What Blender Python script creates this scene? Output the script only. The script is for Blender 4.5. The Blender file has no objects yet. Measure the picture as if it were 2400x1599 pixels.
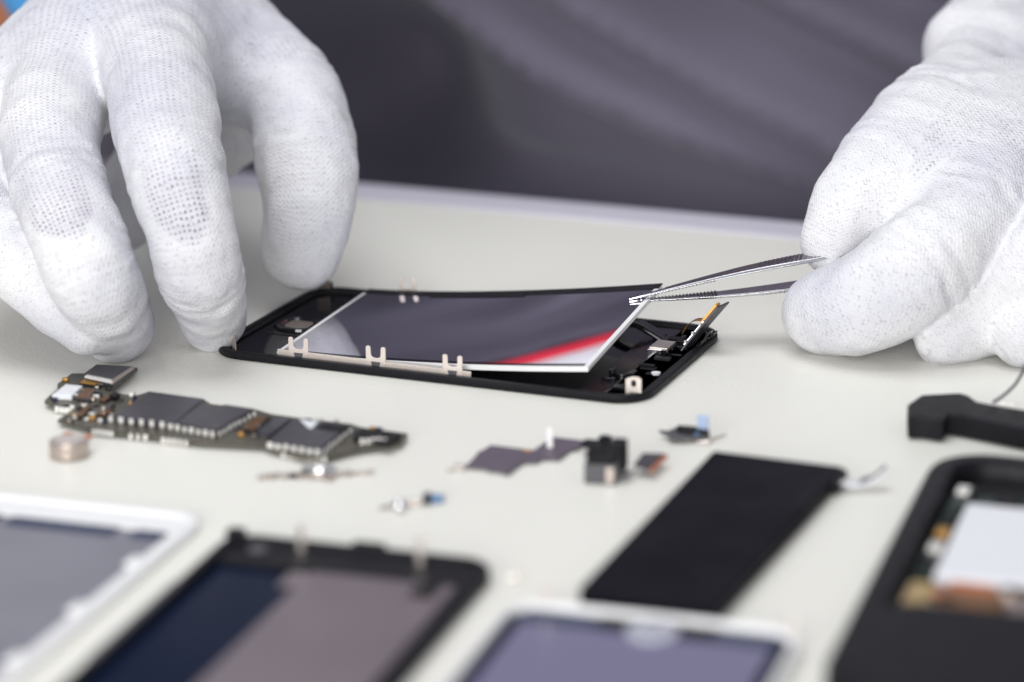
import bpy, bmesh, math, random
import numpy as np
from mathutils import Vector, Matrix, noise
random.seed(7)
SC = bpy.context.scene
COL = SC.collection
MM = 0.001
PI = math.pi

# ------------------------------------------------------------------ camera model (mm)
F, W, H, S = 6657., 2400., 1599., 2400 / 2353.
TH, PITCH, DIST, RO = -.386, .29113, 726.5, -.007
def rotg(v):
    return np.array([v[0]*math.cos(TH)+v[1]*math.sin(TH), -v[0]*math.sin(TH)+v[1]*math.cos(TH), v[2]])
_c, _s = math.cos(PITCH), math.sin(PITCH)
CAM = rotg([0, -DIST*_c, DIST*_s]); FW = rotg([0, _c, -_s]); RX = rotg([1., 0, 0]); UX = rotg([0, _s, _c])
def ray(px, py):
    X = px*S-W/2; Y = py*S-H/2
    return FW + RX*(X*math.cos(RO)+Y*math.sin(RO))/F - UX*(-X*math.sin(RO)+Y*math.cos(RO))/F
def at_z(px, py, z=0.):
    d = ray(px, py); return CAM + d*(z-CAM[2])/d[2]
def at_b(px, py, b):
    d = ray(px, py); return CAM + d*(b-CAM[1])/d[1]
def at_d(px, py, dep):
    return CAM + ray(px, py)*dep

# ------------------------------------------------------------------ materials
def mat(name, color, rough=.5, metal=0., spec=.5, coat=0., noise_amt=0., noise_scale=400., bump=0., bump_scale=2000., color2=None):
    m = bpy.data.materials.new(name); m.use_nodes = True
    nt = m.node_tree; b = nt.nodes['Principled BSDF']
    b.inputs['Base Color'].default_value = (*color, 1); b.inputs['Roughness'].default_value = rough
    b.inputs['Metallic'].default_value = metal; b.inputs['Specular IOR Level'].default_value = spec
    b.inputs['Coat Weight'].default_value = coat
    tc = nt.nodes.new('ShaderNodeTexCoord')
    if noise_amt > 0:
        n = nt.nodes.new('ShaderNodeTexNoise'); n.inputs['Scale'].default_value = noise_scale
        n.inputs['Detail'].default_value = 5
        nt.links.new(tc.outputs['Object'], n.inputs['Vector'])
        mx = nt.nodes.new('ShaderNodeMix'); mx.data_type = 'RGBA'
        c2 = color2 or tuple(c*(1-noise_amt) for c in color)
        mx.inputs[6].default_value = (*color, 1); mx.inputs[7].default_value = (*c2, 1)
        rp = nt.nodes.new('ShaderNodeValToRGB'); rp.color_ramp.elements[0].position = .35; rp.color_ramp.elements[1].position = .7
        nt.links.new(n.outputs['Fac'], rp.inputs[0]); nt.links.new(rp.outputs[0], mx.inputs[0])
        nt.links.new(mx.outputs[2], b.inputs['Base Color'])
        mr = nt.nodes.new('ShaderNodeMapRange'); mr.inputs[3].default_value = max(0, rough*.8); mr.inputs[4].default_value = min(1, rough*1.3+.02)
        nt.links.new(n.outputs['Fac'], mr.inputs[0]); nt.links.new(mr.outputs[0], b.inputs['Roughness'])
    if bump > 0:
        n2 = nt.nodes.new('ShaderNodeTexNoise'); n2.inputs['Scale'].default_value = bump_scale
        n2.inputs['Detail'].default_value = 3
        nt.links.new(tc.outputs['Object'], n2.inputs['Vector'])
        bp = nt.nodes.new('ShaderNodeBump'); bp.inputs['Strength'].default_value = 1; bp.inputs['Distance'].default_value = bump*MM
        nt.links.new(n2.outputs['Fac'], bp.inputs['Height']); nt.links.new(bp.outputs['Normal'], b.inputs['Normal'])
    return m

M = {}
M['black'] = mat('black_plastic', (.008, .008, .011), .45, spec=.16, noise_amt=.3, noise_scale=300, bump=.03, bump_scale=3000)
M['black_matte'] = mat('black_matte_plastic', (.009, .009, .011), .62, spec=.3, noise_amt=.3, noise_scale=500, bump=.05)
M['black_gloss'] = mat('black_glass', (.006, .006, .008), .06, noise_amt=.3, noise_scale=200)
M['battery'] = mat('battery_wrap', (.006, .0055, .010), .5, spec=.07, noise_amt=.25, noise_scale=90, bump=.015, bump_scale=900)
M['steel'] = mat('brushed_nickel', (.72, .66, .62), .34, 1, noise_amt=.12, noise_scale=600)
M['bright_steel'] = mat('polished_steel', (.72, .72, .75), .17, 1)
M['dark_steel'] = mat('dark_ribbed_steel', (.30, .29, .33), .22, 1, noise_amt=.2, noise_scale=500)
M['clip'] = mat('clip_nickel', (.78, .70, .65), .42, .75, noise_amt=.1, noise_scale=700, bump=.01)
M['white'] = mat('white_plastic', (.80, .80, .81), .35, noise_amt=.04, noise_scale=200)
M['bracket'] = mat('grey_bracket_plastic', (.07, .07, .08), .5)
M['pcb'] = mat('dark_circuit_board', (.018, .019, .018), .35, noise_amt=.75, noise_scale=1900, color2=(.13, .115, .08))
M['pcb_edge'] = mat('olive_board_edge', (.15, .14, .05), .5, noise_amt=.5, noise_scale=900)
M['shield'] = mat('graphite_shield', (.06, .056, .068), .36, .35, noise_amt=.12, noise_scale=120, bump=.01, bump_scale=500)
M['shield_purple'] = mat('mauve_shield_sheet', (.125, .10, .135), .45, .2, noise_amt=.15, noise_scale=200)
M['solder'] = mat('solder', (.86, .84, .80), .35, .25, noise_amt=.2, noise_scale=1500)
M['copper'] = mat('copper_flex', (.28, .14, .06), .4, .5, noise_amt=.3, noise_scale=900)
M['gold'] = mat('gold_contact', (.55, .30, .08), .45, .6)
M['orange'] = mat('orange_solder_pad', (.50, .15, .06), .4, noise_amt=.2)
M['blue'] = mat('blue_tape', (.10, .22, .42), .4, noise_amt=.2)
M['paleblue'] = mat('pale_blue_tab', (.34, .43, .62), .4, noise_amt=.1)
M['green'] = mat('green_circuit_board', (.012, .03, .024), .4, noise_amt=.4, noise_scale=600)
M['label_white'] = mat('white_patch', (.75, .76, .80), .5, noise_amt=.12, noise_scale=900)
M['pale_button'] = mat('pale_button', (.42, .43, .50), .35)
M['tan'] = mat('tan_block', (.42, .30, .14), .5, noise_amt=.3)
M['brown'] = mat('amber_ribbon', (.028, .012, .010), .12, noise_amt=.6, noise_scale=160, color2=(.012, .012, .03))
M['lcd_mirror'] = mat('mirror_backing', (.84, .83, .90), .006, 1)
M['glass_dark'] = mat('dark_blue_glass', (.001, .006, .024), .25, spec=.06)
M['film_mauve'] = mat('mauve_film', (.155, .125, .142), .35, noise_amt=.18, noise_scale=25)
M['film_grey'] = mat('grey_film', (.20, .20, .24), .35, noise_amt=.15, noise_scale=25)
M['film_blue'] = mat('slate_film', (.03, .042, .085), .4, spec=.2)
M['skin'] = mat('skin', (.36, .13, .06), .5, noise_amt=.2, noise_scale=40)
M['cuff_blue'] = mat('blue_knit_cuff', (.06, .30, .65), .8, bump=.2, bump_scale=900)
M['red'] = mat('red_shirt', (.62, .0, .03), .8, noise_amt=.1, noise_scale=30)
M['steel_warm'] = mat('warm_nickel', (.55, .47, .42), .3, .9, noise_amt=.15, noise_scale=300)

def lined_film():
    m = mat('lined_lavender_film', (.19, .18, .29), .3)
    nt = m.node_tree; b = nt.nodes['Principled BSDF']
    tc = nt.nodes.new('ShaderNodeTexCoord'); w = nt.nodes.new('ShaderNodeTexWave')
    w.inputs['Scale'].default_value = 420; w.inputs['Distortion'].default_value = 3; w.inputs['Detail'].default_value = 1
    w.inputs['Detail Scale'].default_value = .2
    nt.links.new(tc.outputs['Object'], w.inputs['Vector'])
    mx = nt.nodes.new('ShaderNodeMix'); mx.data_type = 'RGBA'
    mx.inputs[6].default_value = (.105, .10, .185, 1); mx.inputs[7].default_value = (.19, .18, .28, 1)
    nt.links.new(w.outputs['Fac'], mx.inputs[0]); nt.links.new(mx.outputs[2], b.inputs['Base Color'])
    return m
M['film_lined'] = lined_film()

def leather():
    m = bpy.data.materials.new('cream_leatherette'); m.use_nodes = True
    nt = m.node_tree; b = nt.nodes['Principled BSDF']; L = nt.links.new
    tc = nt.nodes.new('ShaderNodeTexCoord')
    v = nt.nodes.new('ShaderNodeTexVoronoi'); v.feature = 'DISTANCE_TO_EDGE'; v.inputs['Scale'].default_value = 1000
    n = nt.nodes.new('ShaderNodeTexNoise'); n.inputs['Scale'].default_value = 500; n.inputs['Detail'].default_value = 4
    n2 = nt.nodes.new('ShaderNodeTexNoise'); n2.inputs['Scale'].default_value = 9; n2.inputs['Detail'].default_value = 3
    va = nt.nodes.new('ShaderNodeVectorMath'); va.operation = 'MULTIPLY_ADD'
    va.inputs[1].default_value = (.0012,)*3
    L(n.outputs['Color'], va.inputs[0]); L(tc.outputs['Object'], va.inputs[2]); L(va.outputs[0], v.inputs['Vector'])
    L(tc.outputs['Object'], n.inputs['Vector']); L(tc.outputs['Object'], n2.inputs['Vector'])
    ad = nt.nodes.new('ShaderNodeMath'); ad.operation = 'ADD'
    L(v.outputs['Distance'], ad.inputs[0]); L(n.outputs['Fac'], ad.inputs[1])
    bp = nt.nodes.new('ShaderNodeBump'); bp.inputs['Distance'].default_value = .00010; bp.inputs['Strength'].default_value = .9
    L(ad.outputs[0], bp.inputs['Height']); L(bp.outputs['Normal'], b.inputs['Normal'])
    mx = nt.nodes.new('ShaderNodeMix'); mx.data_type = 'RGBA'
    mx.inputs[6].default_value = (.79, .78, .725, 1); mx.inputs[7].default_value = (.745, .735, .68, 1)
    L(n2.outputs['Fac'], mx.inputs[0]); L(mx.outputs[2], b.inputs['Base Color'])
    b.inputs['Roughness'].default_value = .42; b.inputs['Specular IOR Level'].default_value = .4
    return m
M['leather'] = leather()

def cloth_mat():
    m = bpy.data.materials.new('grey_twill'); m.use_nodes = True
    nt = m.node_tree; b = nt.nodes['Principled BSDF']; L = nt.links.new
    tc = nt.nodes.new('ShaderNodeTexCoord')
    w = nt.nodes.new('ShaderNodeTexWave'); w.bands_direction = 'DIAGONAL'; w.inputs['Scale'].default_value = 300
    L(tc.outputs['Object'], w.inputs['Vector'])
    n = nt.nodes.new('ShaderNodeTexNoise'); n.inputs['Scale'].default_value = 12; n.inputs['Detail'].default_value = 4
    L(tc.outputs['Object'], n.inputs['Vector'])
    mx = nt.nodes.new('ShaderNodeMix'); mx.data_type = 'RGBA'
    mx.inputs[6].default_value = (.092, .083, .118, 1); mx.inputs[7].default_value = (.125, .113, .157, 1)
    L(n.outputs['Fac'], mx.inputs[0]); L(mx.outputs[2], b.inputs['Base Color'])
    bp = nt.nodes.new('ShaderNodeBump'); bp.inputs['Distance'].default_value = .0002; bp.inputs['Strength'].default_value = .6
    L(w.outputs['Fac'], bp.inputs['Height']); L(bp.outputs['Normal'], b.inputs['Normal'])
    b.inputs['Roughness'].default_value = .85; b.inputs['Sheen Weight'].default_value = .15
    return m
M['cloth'] = cloth_mat()

def knit_mat():
    m = bpy.data.materials.new('white_knit'); m.use_nodes = True
    nt = m.node_tree; b = nt.nodes['Principled BSDF']; L = nt.links.new
    N = nt.nodes.new
    uv = N('ShaderNodeUVMap'); uv.uv_map = 'knit'
    def math_(op, a, c=None, clamp=False):
        x = N('ShaderNodeMath'); x.operation = op; x.use_clamp = clamp
        for i, q in enumerate((a, c)):
            if q is None: continue
            if isinstance(q, (int, float)): x.inputs[i].default_value = q
            else: L(q, x.inputs[i])
        return x.outputs[0]
    tc = N('ShaderNodeTexCoord')
    nz = N('ShaderNodeTexNoise'); nz.inputs['Scale'].default_value = 260; nz.inputs['Detail'].default_value = 2
    L(tc.outputs['Object'], nz.inputs['Vector'])
    big = N('ShaderNodeTexNoise'); big.inputs['Scale'].default_value = 26; big.inputs['Detail'].default_value = 4
    L(tc.outputs['Object'], big.inputs['Vector'])
    sx = N('ShaderNodeSeparateXYZ'); L(uv.outputs[0], sx.inputs[0])
    s_ = math_('ADD', sx.outputs[0], math_('MULTIPLY', math_('SUBTRACT', nz.outputs['Fac'], .5), 1.3))   # along, mm
    t_ = math_('ADD', sx.outputs[1], math_('MULTIPLY', math_('SUBTRACT', big.outputs['Fac'], .5), 3.0))
    # knit courses: wavy rows across the finger
    zig = math_('MULTIPLY', math_('SINE', math_('MULTIPLY', t_, 2*PI/1.15)), .25)
    row = math_('SINE', math_('MULTIPLY', math_('ADD', s_, zig), 2*PI/1.0))
    colm = math_('SINE', math_('MULTIPLY', t_, 2*PI/1.15))
    hgt = math_('ADD', math_('MULTIPLY', row, .5), math_('MULTIPLY', colm, .16))
    fz = N('ShaderNodeTexNoise'); fz.inputs['Scale'].default_value = 1500; fz.inputs['Detail'].default_value = 3
    L(tc.outputs['Object'], fz.inputs['Vector'])
    hgt2 = math_('ADD', hgt, math_('MULTIPLY', fz.outputs['Fac'], 1.1))
    # dashes: short dark grooves scattered in the rows
    cb = N('ShaderNodeCombineXYZ'); L(math_('MULTIPLY', s_, 1.6), cb.inputs[0]); L(math_('MULTIPLY', t_, .62), cb.inputs[1])
    dn = N('ShaderNodeTexNoise'); dn.inputs['Scale'].default_value = 1.0; dn.inputs['Detail'].default_value = 2
    L(cb.outputs[0], dn.inputs['Vector'])
    rows_dark = math_('GREATER_THAN', math_('MULTIPLY', row, -1), .72)
    dash = math_('MULTIPLY', rows_dark, math_('MULTIPLY', math_('SUBTRACT', dn.outputs['Fac'], .50), 7, True), True)
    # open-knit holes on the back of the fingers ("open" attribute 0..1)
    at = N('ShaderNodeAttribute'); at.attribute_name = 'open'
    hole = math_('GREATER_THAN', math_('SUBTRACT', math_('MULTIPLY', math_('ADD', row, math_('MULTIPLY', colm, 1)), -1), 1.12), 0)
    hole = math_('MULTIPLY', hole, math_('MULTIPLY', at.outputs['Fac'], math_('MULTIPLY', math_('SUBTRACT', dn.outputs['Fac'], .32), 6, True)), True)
    thin = math_('MULTIPLY', at.outputs['Fac'], .55, True)  # greyer base colour that follows the open mask
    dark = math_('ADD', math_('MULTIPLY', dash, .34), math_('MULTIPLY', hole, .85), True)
    mx0 = N('ShaderNodeMix'); mx0.data_type = 'RGBA'
    mx0.inputs[6].default_value = (.70, .70, .725, 1); mx0.inputs[7].default_value = (.53, .535, .60, 1)
    rp = N('ShaderNodeMapRange'); rp.inputs[1].default_value = .42; rp.inputs[2].default_value = .68; L(big.outputs['Fac'], rp.inputs[0])
    L(rp.outputs[0], mx0.inputs[0])
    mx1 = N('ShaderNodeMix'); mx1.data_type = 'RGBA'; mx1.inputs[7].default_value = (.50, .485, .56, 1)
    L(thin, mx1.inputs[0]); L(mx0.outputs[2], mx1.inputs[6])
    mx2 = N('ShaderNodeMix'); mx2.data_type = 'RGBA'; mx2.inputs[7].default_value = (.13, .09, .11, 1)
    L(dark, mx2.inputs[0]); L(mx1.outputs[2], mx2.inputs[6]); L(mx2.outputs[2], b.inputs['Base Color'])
    bp = N('ShaderNodeBump'); bp.inputs['Distance'].default_value = .00012; bp.inputs['Strength'].default_value = .8
    L(math_('SUBTRACT', hgt2, math_('MULTIPLY', dark, 1.5)), bp.inputs['Height']); L(bp.outputs['Normal'], b.inputs['Normal'])
    b.inputs['Roughness'].default_value = .9; b.inputs['Specular IOR Level'].default_value = .15
    b.inputs['Subsurface Weight'].default_value = 0
    return m
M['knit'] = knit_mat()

# ------------------------------------------------------------------ object helpers
def tag(o, label=None, cat=None, group=None, kind=None):
    if label: o['label'] = label
    if cat: o['category'] = cat
    if group: o['group'] = group
    if kind: o['kind'] = kind
    return o
def thing(name, label, cat, loc=(0, 0, 0), rot=0, group=None, kind=None):
    o = bpy.data.objects.new(name, None); COL.objects.link(o); o.empty_display_size = .01
    o.location = Vector(loc)*MM; o.rotation_euler = (0, 0, rot)
    return tag(o, label, cat, group, kind)
def to_local(root, p):   # world mm -> local mm of a thing
    c, s = math.cos(root.rotation_euler.z), math.sin(root.rotation_euler.z)
    x, y, z = p[0]-root.location.x/MM, p[1]-root.location.y/MM, p[2]-root.location.z/MM
    return (c*x+s*y, -s*x+c*y, z)
def obj(name, bm, material, parent=None, smooth=False, bevel=0., label=None, segs=2):
    bmesh.ops.recalc_face_normals(bm, faces=bm.faces)
    bmesh.ops.scale(bm, vec=(MM,)*3, verts=bm.verts)
    me = bpy.data.meshes.new(name); bm.to_mesh(me); bm.free()
    me.materials.append(material)
    o = bpy.data.objects.new(name, me); COL.objects.link(o)
    if parent is not None: o.parent = parent
    if smooth:
        for p in me.polygons: p.use_smooth = True
    if bevel:
        md = o.modifiers.new('bevel', 'BEVEL'); md.width = bevel*MM; md.segments = segs; md.limit_method = 'ANGLE'
        md.angle_limit = math.radians(40)
        for p in me.polygons: p.use_smooth = True
        md.harden_normals = True
    if label: o['label'] = label
    return o
def new(): return bmesh.new()
def box(bm, x0, x1, y0, y1, z0, z1, mtx=None):
    vs = [bm.verts.new((x, y, z)) for z in (z0, z1) for x, y in ((x0, y0), (x1, y0), (x1, y1), (x0, y1))]
    for f in ((3, 2, 1, 0), (4, 5, 6, 7), (0, 1, 5, 4), (1, 2, 6, 5), (2, 3, 7, 6), (3, 0, 4, 7)):
        bm.faces.new([vs[i] for i in f])
    if mtx is not None: bmesh.ops.transform(bm, matrix=mtx, verts=vs)
    return vs
def prism(bm, poly, z0, z1, mtx=None):
    a = [bm.verts.new((x, y, z0)) for x, y in poly]; c = [bm.verts.new((x, y, z1)) for x, y in poly]
    bm.faces.new(a[::-1]); bm.faces.new(c); n = len(poly)
    for i in range(n): bm.faces.new((a[i], a[(i+1) % n], c[(i+1) % n], c[i]))
    if mtx is not None: bmesh.ops.transform(bm, matrix=mtx, verts=a+c)
    return a+c
def rrect(x0, x1, y0, y1, r, n=8):
    pts = []
    for cx, cy, a0 in ((x1-r, y1-r, 0), (x0+r, y1-r, 90), (x0+r, y0+r, 180), (x1-r, y0+r, 270)):
        for k in range(n+1):
            a = math.radians(a0+90*k/n); pts.append((cx+r*math.cos(a), cy+r*math.sin(a)))
    return pts
def ring(bm, x0, x1, y0, y1, r, prof, n=8, closed=True):
    """loft a profile [(inset, z)] round a rounded rectangle"""
    loops = []
    for ins, z in prof:
        loops.append([bm.verts.new((x, y, z)) for x, y in rrect(x0+ins, x1-ins, y0+ins, y1-ins, max(r-ins, .3), n)])
    m = len(loops); k = len(loops[0])
    for i in range(m if closed else m-1):
        A, B = loops[i], loops[(i+1) % m]
        for j in range(k): bm.faces.new((A[j], A[(j+1) % k], B[(j+1) % k], B[j]))
def tube(bm, pts, r, n=10, cap=True):
    pts = [Vector(p) for p in pts]; rs = r if isinstance(r, (list, tuple)) else [r]*len(pts)
    loops = []
    up = Vector((0, 0, 1))
    for i, p in enumerate(pts):
        d = (pts[min(i+1, len(pts)-1)]-pts[max(i-1, 0)]).normalized()
        if abs(d.dot(up)) > .95: up = Vector((0, 1, 0))
        a = d.cross(up).normalized(); b2 = a.cross(d).normalized()
        loops.append([bm.verts.new(p+(a*math.cos(2*PI*k/n)+b2*math.sin(2*PI*k/n))*rs[i]) for k in range(n)])
    for A, B in zip(loops, loops[1:]):
        for j in range(n): bm.faces.new((A[j], A[(j+1) % n], B[(j+1) % n], B[j]))
    if cap: bm.faces.new(loops[0][::-1]); bm.faces.new(loops[-1])
def cyl(bm, x, y, z0, z1, r, n=32, r2=None):
    tube_pts = [bm.verts.new((x+rr*math.cos(2*PI*k/n), y+rr*math.sin(2*PI*k/n), z)) for z, rr in ((z0, r), (z1, r2 or r)) for k in range(n)]
    for k in range(n): bm.faces.new((tube_pts[k], tube_pts[(k+1) % n], tube_pts[n+(k+1) % n], tube_pts[n+k]))
    bm.faces.new(tube_pts[:n][::-1]); bm.faces.new(tube_pts[n:])
    return tube_pts
def strip(bm, path, width_vec, thick):
    """a thin ribbon following path (list of points), wide along width_vec"""
    pts = [Vector(p) for p in path]; wv = Vector(width_vec)
    L0 = []
    for i, p in enumerate(pts):
        d = (pts[min(i+1, len(pts)-1)]-pts[max(i-1, 0)]).normalized()
        nn = d.cross(wv.normalized()).normalized()*thick/2
        L0.append([bm.verts.new(q) for q in (p-wv/2-nn, p+wv/2-nn, p+wv/2+nn, p-wv/2+nn)])
    for A, B in zip(L0, L0[1:]):
        for j in range(4): bm.faces.new((A[j], A[(j+1) % 4], B[(j+1) % 4], B[j]))
    bm.faces.new(L0[0][::-1]); bm.faces.new(L0[-1])
def smooth_path(ctrl, n=8):
    c = [Vector(p) for p in ctrl]; c = [2*c[0]-c[1]]+c+[2*c[-1]-c[-2]]; out = []
    for i in range(1, len(c)-2):
        for k in range(n):
            t = k/n; p0, p1, p2, p3 = c[i-1:i+3]
            out.append(.5*((2*p1)+(-p0+p2)*t+(2*p0-5*p1+4*p2-p3)*t*t+(-p0+3*p1-3*p2+p3)*t**3))
    out.append(c[-2]); return out
def XZ(b0, b1):   # matrix turning a prism of (x, z) outline into one extruded along y
    return Matrix(((1, 0, 0, 0), (0, 0, 1, 0), (0, 1, 0, 0), (0, 0, 0, 1)))

# ------------------------------------------------------------------ table
tb = thing('table', None, None); tb['kind'] = 'structure'
bm = new(); box(bm, -700, 700, -600, 124, -12, 0); obj('table_top', bm, M['leather'], tb)
bm = new(); box(bm, -700, 700, 124.2, 141.5, -12, .6)
M['trim'] = mat('white_edge_trim', (.60, .58, .66), .5, noise_amt=.05)
obj('edge_trim', bm, M['trim'], tb, bevel=.5)

# ------------------------------------------------------------------ main display assembly
ph = thing('phone_display_frame', 'black phone display frame lying open under the lifted mirror panel, gripped by gloved fingertips', 'phone part', (-9, -8, 0))
X0, X1, Y0, Y1 = -58, 58.5, -32, 33
def L_(p): return to_local(ph, p)
bm = new(); ring(bm, X0, X1, Y0, Y1, 9, [(.0, .5), (.0, 1.7), (.35, 2.1), (1.5, 2.1), (1.8, 1.9), (1.8, .9), (.6, 0.05), (.25, .1)], 12)
obj('frame', bm, M['black'], ph, bevel=.12)
bm = new(); ring(bm, X0, X1, Y0, Y1, 9, [(1.85, 1.0), (1.85, 1.5), (2.7, 1.5), (2.7, 1.0)], 12)
obj('inner_lip', bm, M['black_matte'], ph)
bm = new(); prism(bm, rrect(X0+1.6, X1-1.6, Y0+1.6, Y1-1.6, 7.4, 10), .25, .85); obj('glass_panel', bm, M['black_gloss'], ph)
# home opening on the left
bm = new(); hx, hy = L_(at_z(687, 746, 1))[:2]
prism(bm, rrect(hx-3.2, hx+3.2, hy-3.2, hy+3.2, 1.6), .86, 1.12); 
hb = obj('button_recess', bm, M['steel_warm'], ph, bevel=.1)
bm = new(); ring(bm, hx-6.2, hx+6.2, hy-6.2, hy+6.2, 5, [(0, .86), (.2, 1.5), (1.6, 1.5), (2.2, .87)], 10)
obj('button_gasket', bm, M['black_gloss'], ph)
bm = new(); box(bm, hx+8.2, hx+8.7, Y0+3, Y1-8, .86, 1.05); box(bm, X0+6, hx+8, hy-9.6, hy-9.2, .86, 1.05)
obj('panel_seam', bm, M['black_matte'], ph)
# rail of U shaped clips along the front edge
def ucl(px0, px1, z0, zt, w=1.25):   # outline of one U clip in (x, z)
    cx = (px0+px1)/2
    pts = [(px0, z0), (px0, zt-.3), (px0+.3, zt), (px0+w-.3, zt), (px0+w, zt-.3), (px0+w+.1, zt-2.2)]
    r_ = (px1-px0)/2-w-.1
    for k in range(1, 8):
        a = PI+PI*k/8; pts.append((cx+r_*math.cos(a), zt-2.3+r_*math.sin(a)*.5))
    pts += [(px1-w-.1, zt-2.2), (px1-w, zt-.3), (px1-w+.3, zt), (px1-.3, zt), (px1, zt-.3), (px1, z0)]
    return pts
def vertical_plate(bm, pts, y, th=.3): prism(bm, pts, 0, th, Matrix.Translation((0, y, 0)) @ XZ(0, 0))
yc = Y0+2.6
def clipx(px, py): return L_(at_b(px, py, yc-8))[0]
rail_x0, rail_x1 = clipx(638, 828), clipx(1082, 880)
bm = new(); vertical_plate(bm, [(rail_x0, 1.0), (rail_x1, 1.0), (rail_x1, 3.1), (rail_x0, 3.3)], yc+.05, .3)
rail = obj('clip_rail', bm, M['clip'], ph, bevel=.05)
for pa, pb in ((665, 710), (842, 887), (1018, 1063)):
    c0, c1 = clipx(pa, 830), clipx(pb, 830)
    bm = new(); vertical_plate(bm, ucl(c0, c1, .95, 6.9), yc-.3, .32); c = obj('spring_clip', bm, M['clip'], ph, bevel=.06)
    bm = new(); mx_ = (c0+c1)/2
    vertical_plate(bm, [(mx_-.95, 1.7), (mx_+.95, 1.7), (mx_+1.25, 3.0), (mx_-1.25, 3.0)], yc-.42, .1)
    obj('clip_window', bm, M['bracket'], c)
# back clip, same shape, behind the panel
q = [L_(at_b(px, 690, 22-8)) for px in (887, 930)]
bm = new(); vertical_plate(bm, ucl(q[0][0], q[1][0]-.2, .95, 7.4), Y1-3.0, .32); obj('spring_clip', bm, M['clip'], ph, bevel=.06)
# corner tabs
bm = new(); p = L_(at_z(537, 806, 1.4)); strip(bm, smooth_path([(p[0]+.6, p[1]-.8, 1.2), (p[0]+.2, p[1], 3.2), (p[0]-.4, p[1]+.9, 4.8), (p[0]-1.2, p[1]+2.0, 5.9)], 5), (1.4, -1.1, 0), .28)
obj('corner_tab', bm, M['steel_warm'], ph)
bm = new(); p = L_(at_z(735, 672, 1.4)); box(bm, p[0]-1.8, p[0]+1.8, Y1-3.1, Y1-2.7, 1, 6.3)
obj('corner_tab', bm, M['steel_warm'], ph, bevel=.05)
bm = new(); box(bm, p[0]-2.2, p[0]+2.2, Y1-2.6, Y1-1.3, 1, 3.6); obj('corner_block', bm, M['black'], ph, bevel=.3)
# right front bracket with slot
p = L_(at_z(1455, 912, 1.0)); bx, by = p[0], p[1]
bm = new()
w_, h_ = 2.0, 6.0
outer = [(bx-w_, .9), (bx-w_, h_-.8), (bx-w_+.5, h_-.5), (bx-.3, h_), (bx+w_-.6, h_), (bx+w_, h_-.6), (bx+w_, .9)]
vertical_plate(bm, outer, by, .35); br = obj('slotted_bracket', bm, M['clip'], ph, bevel=.08)
bm = new(); vertical_plate(bm, rrect(bx-.55, bx+.75, 3.5, 5.2, .6, 6), by-.06, .07); obj('slot', bm, M['black_gloss'], br)
bm = new(); vertical_plate(bm, rrect(bx-.9, bx+1.6, 1.0, 2.1, .4, 4), by-.5, .4); obj('bracket_foot', bm, M['black_matte'], br)
# right end internals
rx0 = L_(at_z(1330, 900, 1))[0]
bm = new(); box(bm, rx0, rx0+6.4, Y0+2.8, Y1-4, .9, 1.25); obj('amber_ribbon', bm, M['brown'], ph, bevel=.08)
bm = new(); box(bm, rx0+6.5, rx0+7.4, Y0+3, Y1-6, .9, 1.9); obj('divider_rib', bm, M['black_gloss'], ph, bevel=.2)
bm = new(); prism(bm, rrect(rx0+7.6, X1-2.8, Y0+3, Y1-3, 6, 8), .87, 1.15); obj('end_plate', bm, M['black'], ph, bevel=.1)
random.seed(11)
for k in range(16):
    x = random.uniform(rx0+9, X1-5); y = random.uniform(Y0+6, Y1-8); sx, sy = random.uniform(.5, 2.2), random.uniform(.4, 1.6)
    bm = new(); box(bm, x-sx, x+sx, y-sy, y+sy, 1.16, random.uniform(1.4, 2.4))
    obj('moulded_boss', bm, M[random.choice(['black', 'black_gloss', 'black_matte'])], ph, bevel=.15)
p = L_(at_z(1507, 857, 1.5)); bm = new(); cyl(bm, p[0], p[1], 1.1, 1.6, 1.15, 20); obj('moisture_dot', bm, M['label_white'], ph)
p = L_(at_z(1432, 862, 2.0)); bm = new()
cyl(bm, p[0], p[1], 1.1, 2.8, 2.2, 16); box(bm, p[0]-3.3, p[0]-2.0, p[1]-1.5, p[1]+1, 1.1, 3.6); box(bm, p[0]+1.5, p[0]+3, p[1]-1, p[1]+2, 1.1, 3.1)
box(bm, p[0]-4.2, p[0]-1, p[1]-4.0, p[1]-2.6, 1.1, 2.2)
obj('screw_post', bm, M['black_gloss'], ph, bevel=.2)
# chip with silver connector
p = L_(at_z(1522, 800, 2.4)); bm = new(); box(bm, p[0]-2.4, p[0]+2.4, p[1]-3.2, p[1]+3.6, 2.2, 3.4); ch = obj('flex_chip', bm, M['steel'], ph, bevel=.15)
bm = new(); box(bm, p[0]-2.6, p[0]+1.0, p[1]-4.0, p[1]-3.3, 1.6, 3.0); obj('chip_connector', bm, M['bright_steel'], ch, bevel=.1)
bm = new(); box(bm, p[0]+1.1, p[0]+2.3, p[1]-4.1, p[1]-3.3, 1.4, 3.1); box(bm, p[0]+2.45, p[0]+2.8, p[1]-3, p[1]+3, 1.8, 3.0); obj('chip_housing', bm, M['black_gloss'], ch, bevel=.1)
# ribbon loop
P3 = lambda px, py, b: L_(at_b(px, py, b))
bm = new(); strip(bm, smooth_path([P3(1395, 768, 13), P3(1425, 745, 13), P3(1460, 742, 13), P3(1500, 762, 13), P3(1545, 788, 12), P3(1600, 792, 12), P3(1640, 768, 12)], 8), (0, 6, 0), .5)
obj('ribbon_loop', bm, M['black_gloss'], ph, smooth=True)
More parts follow.
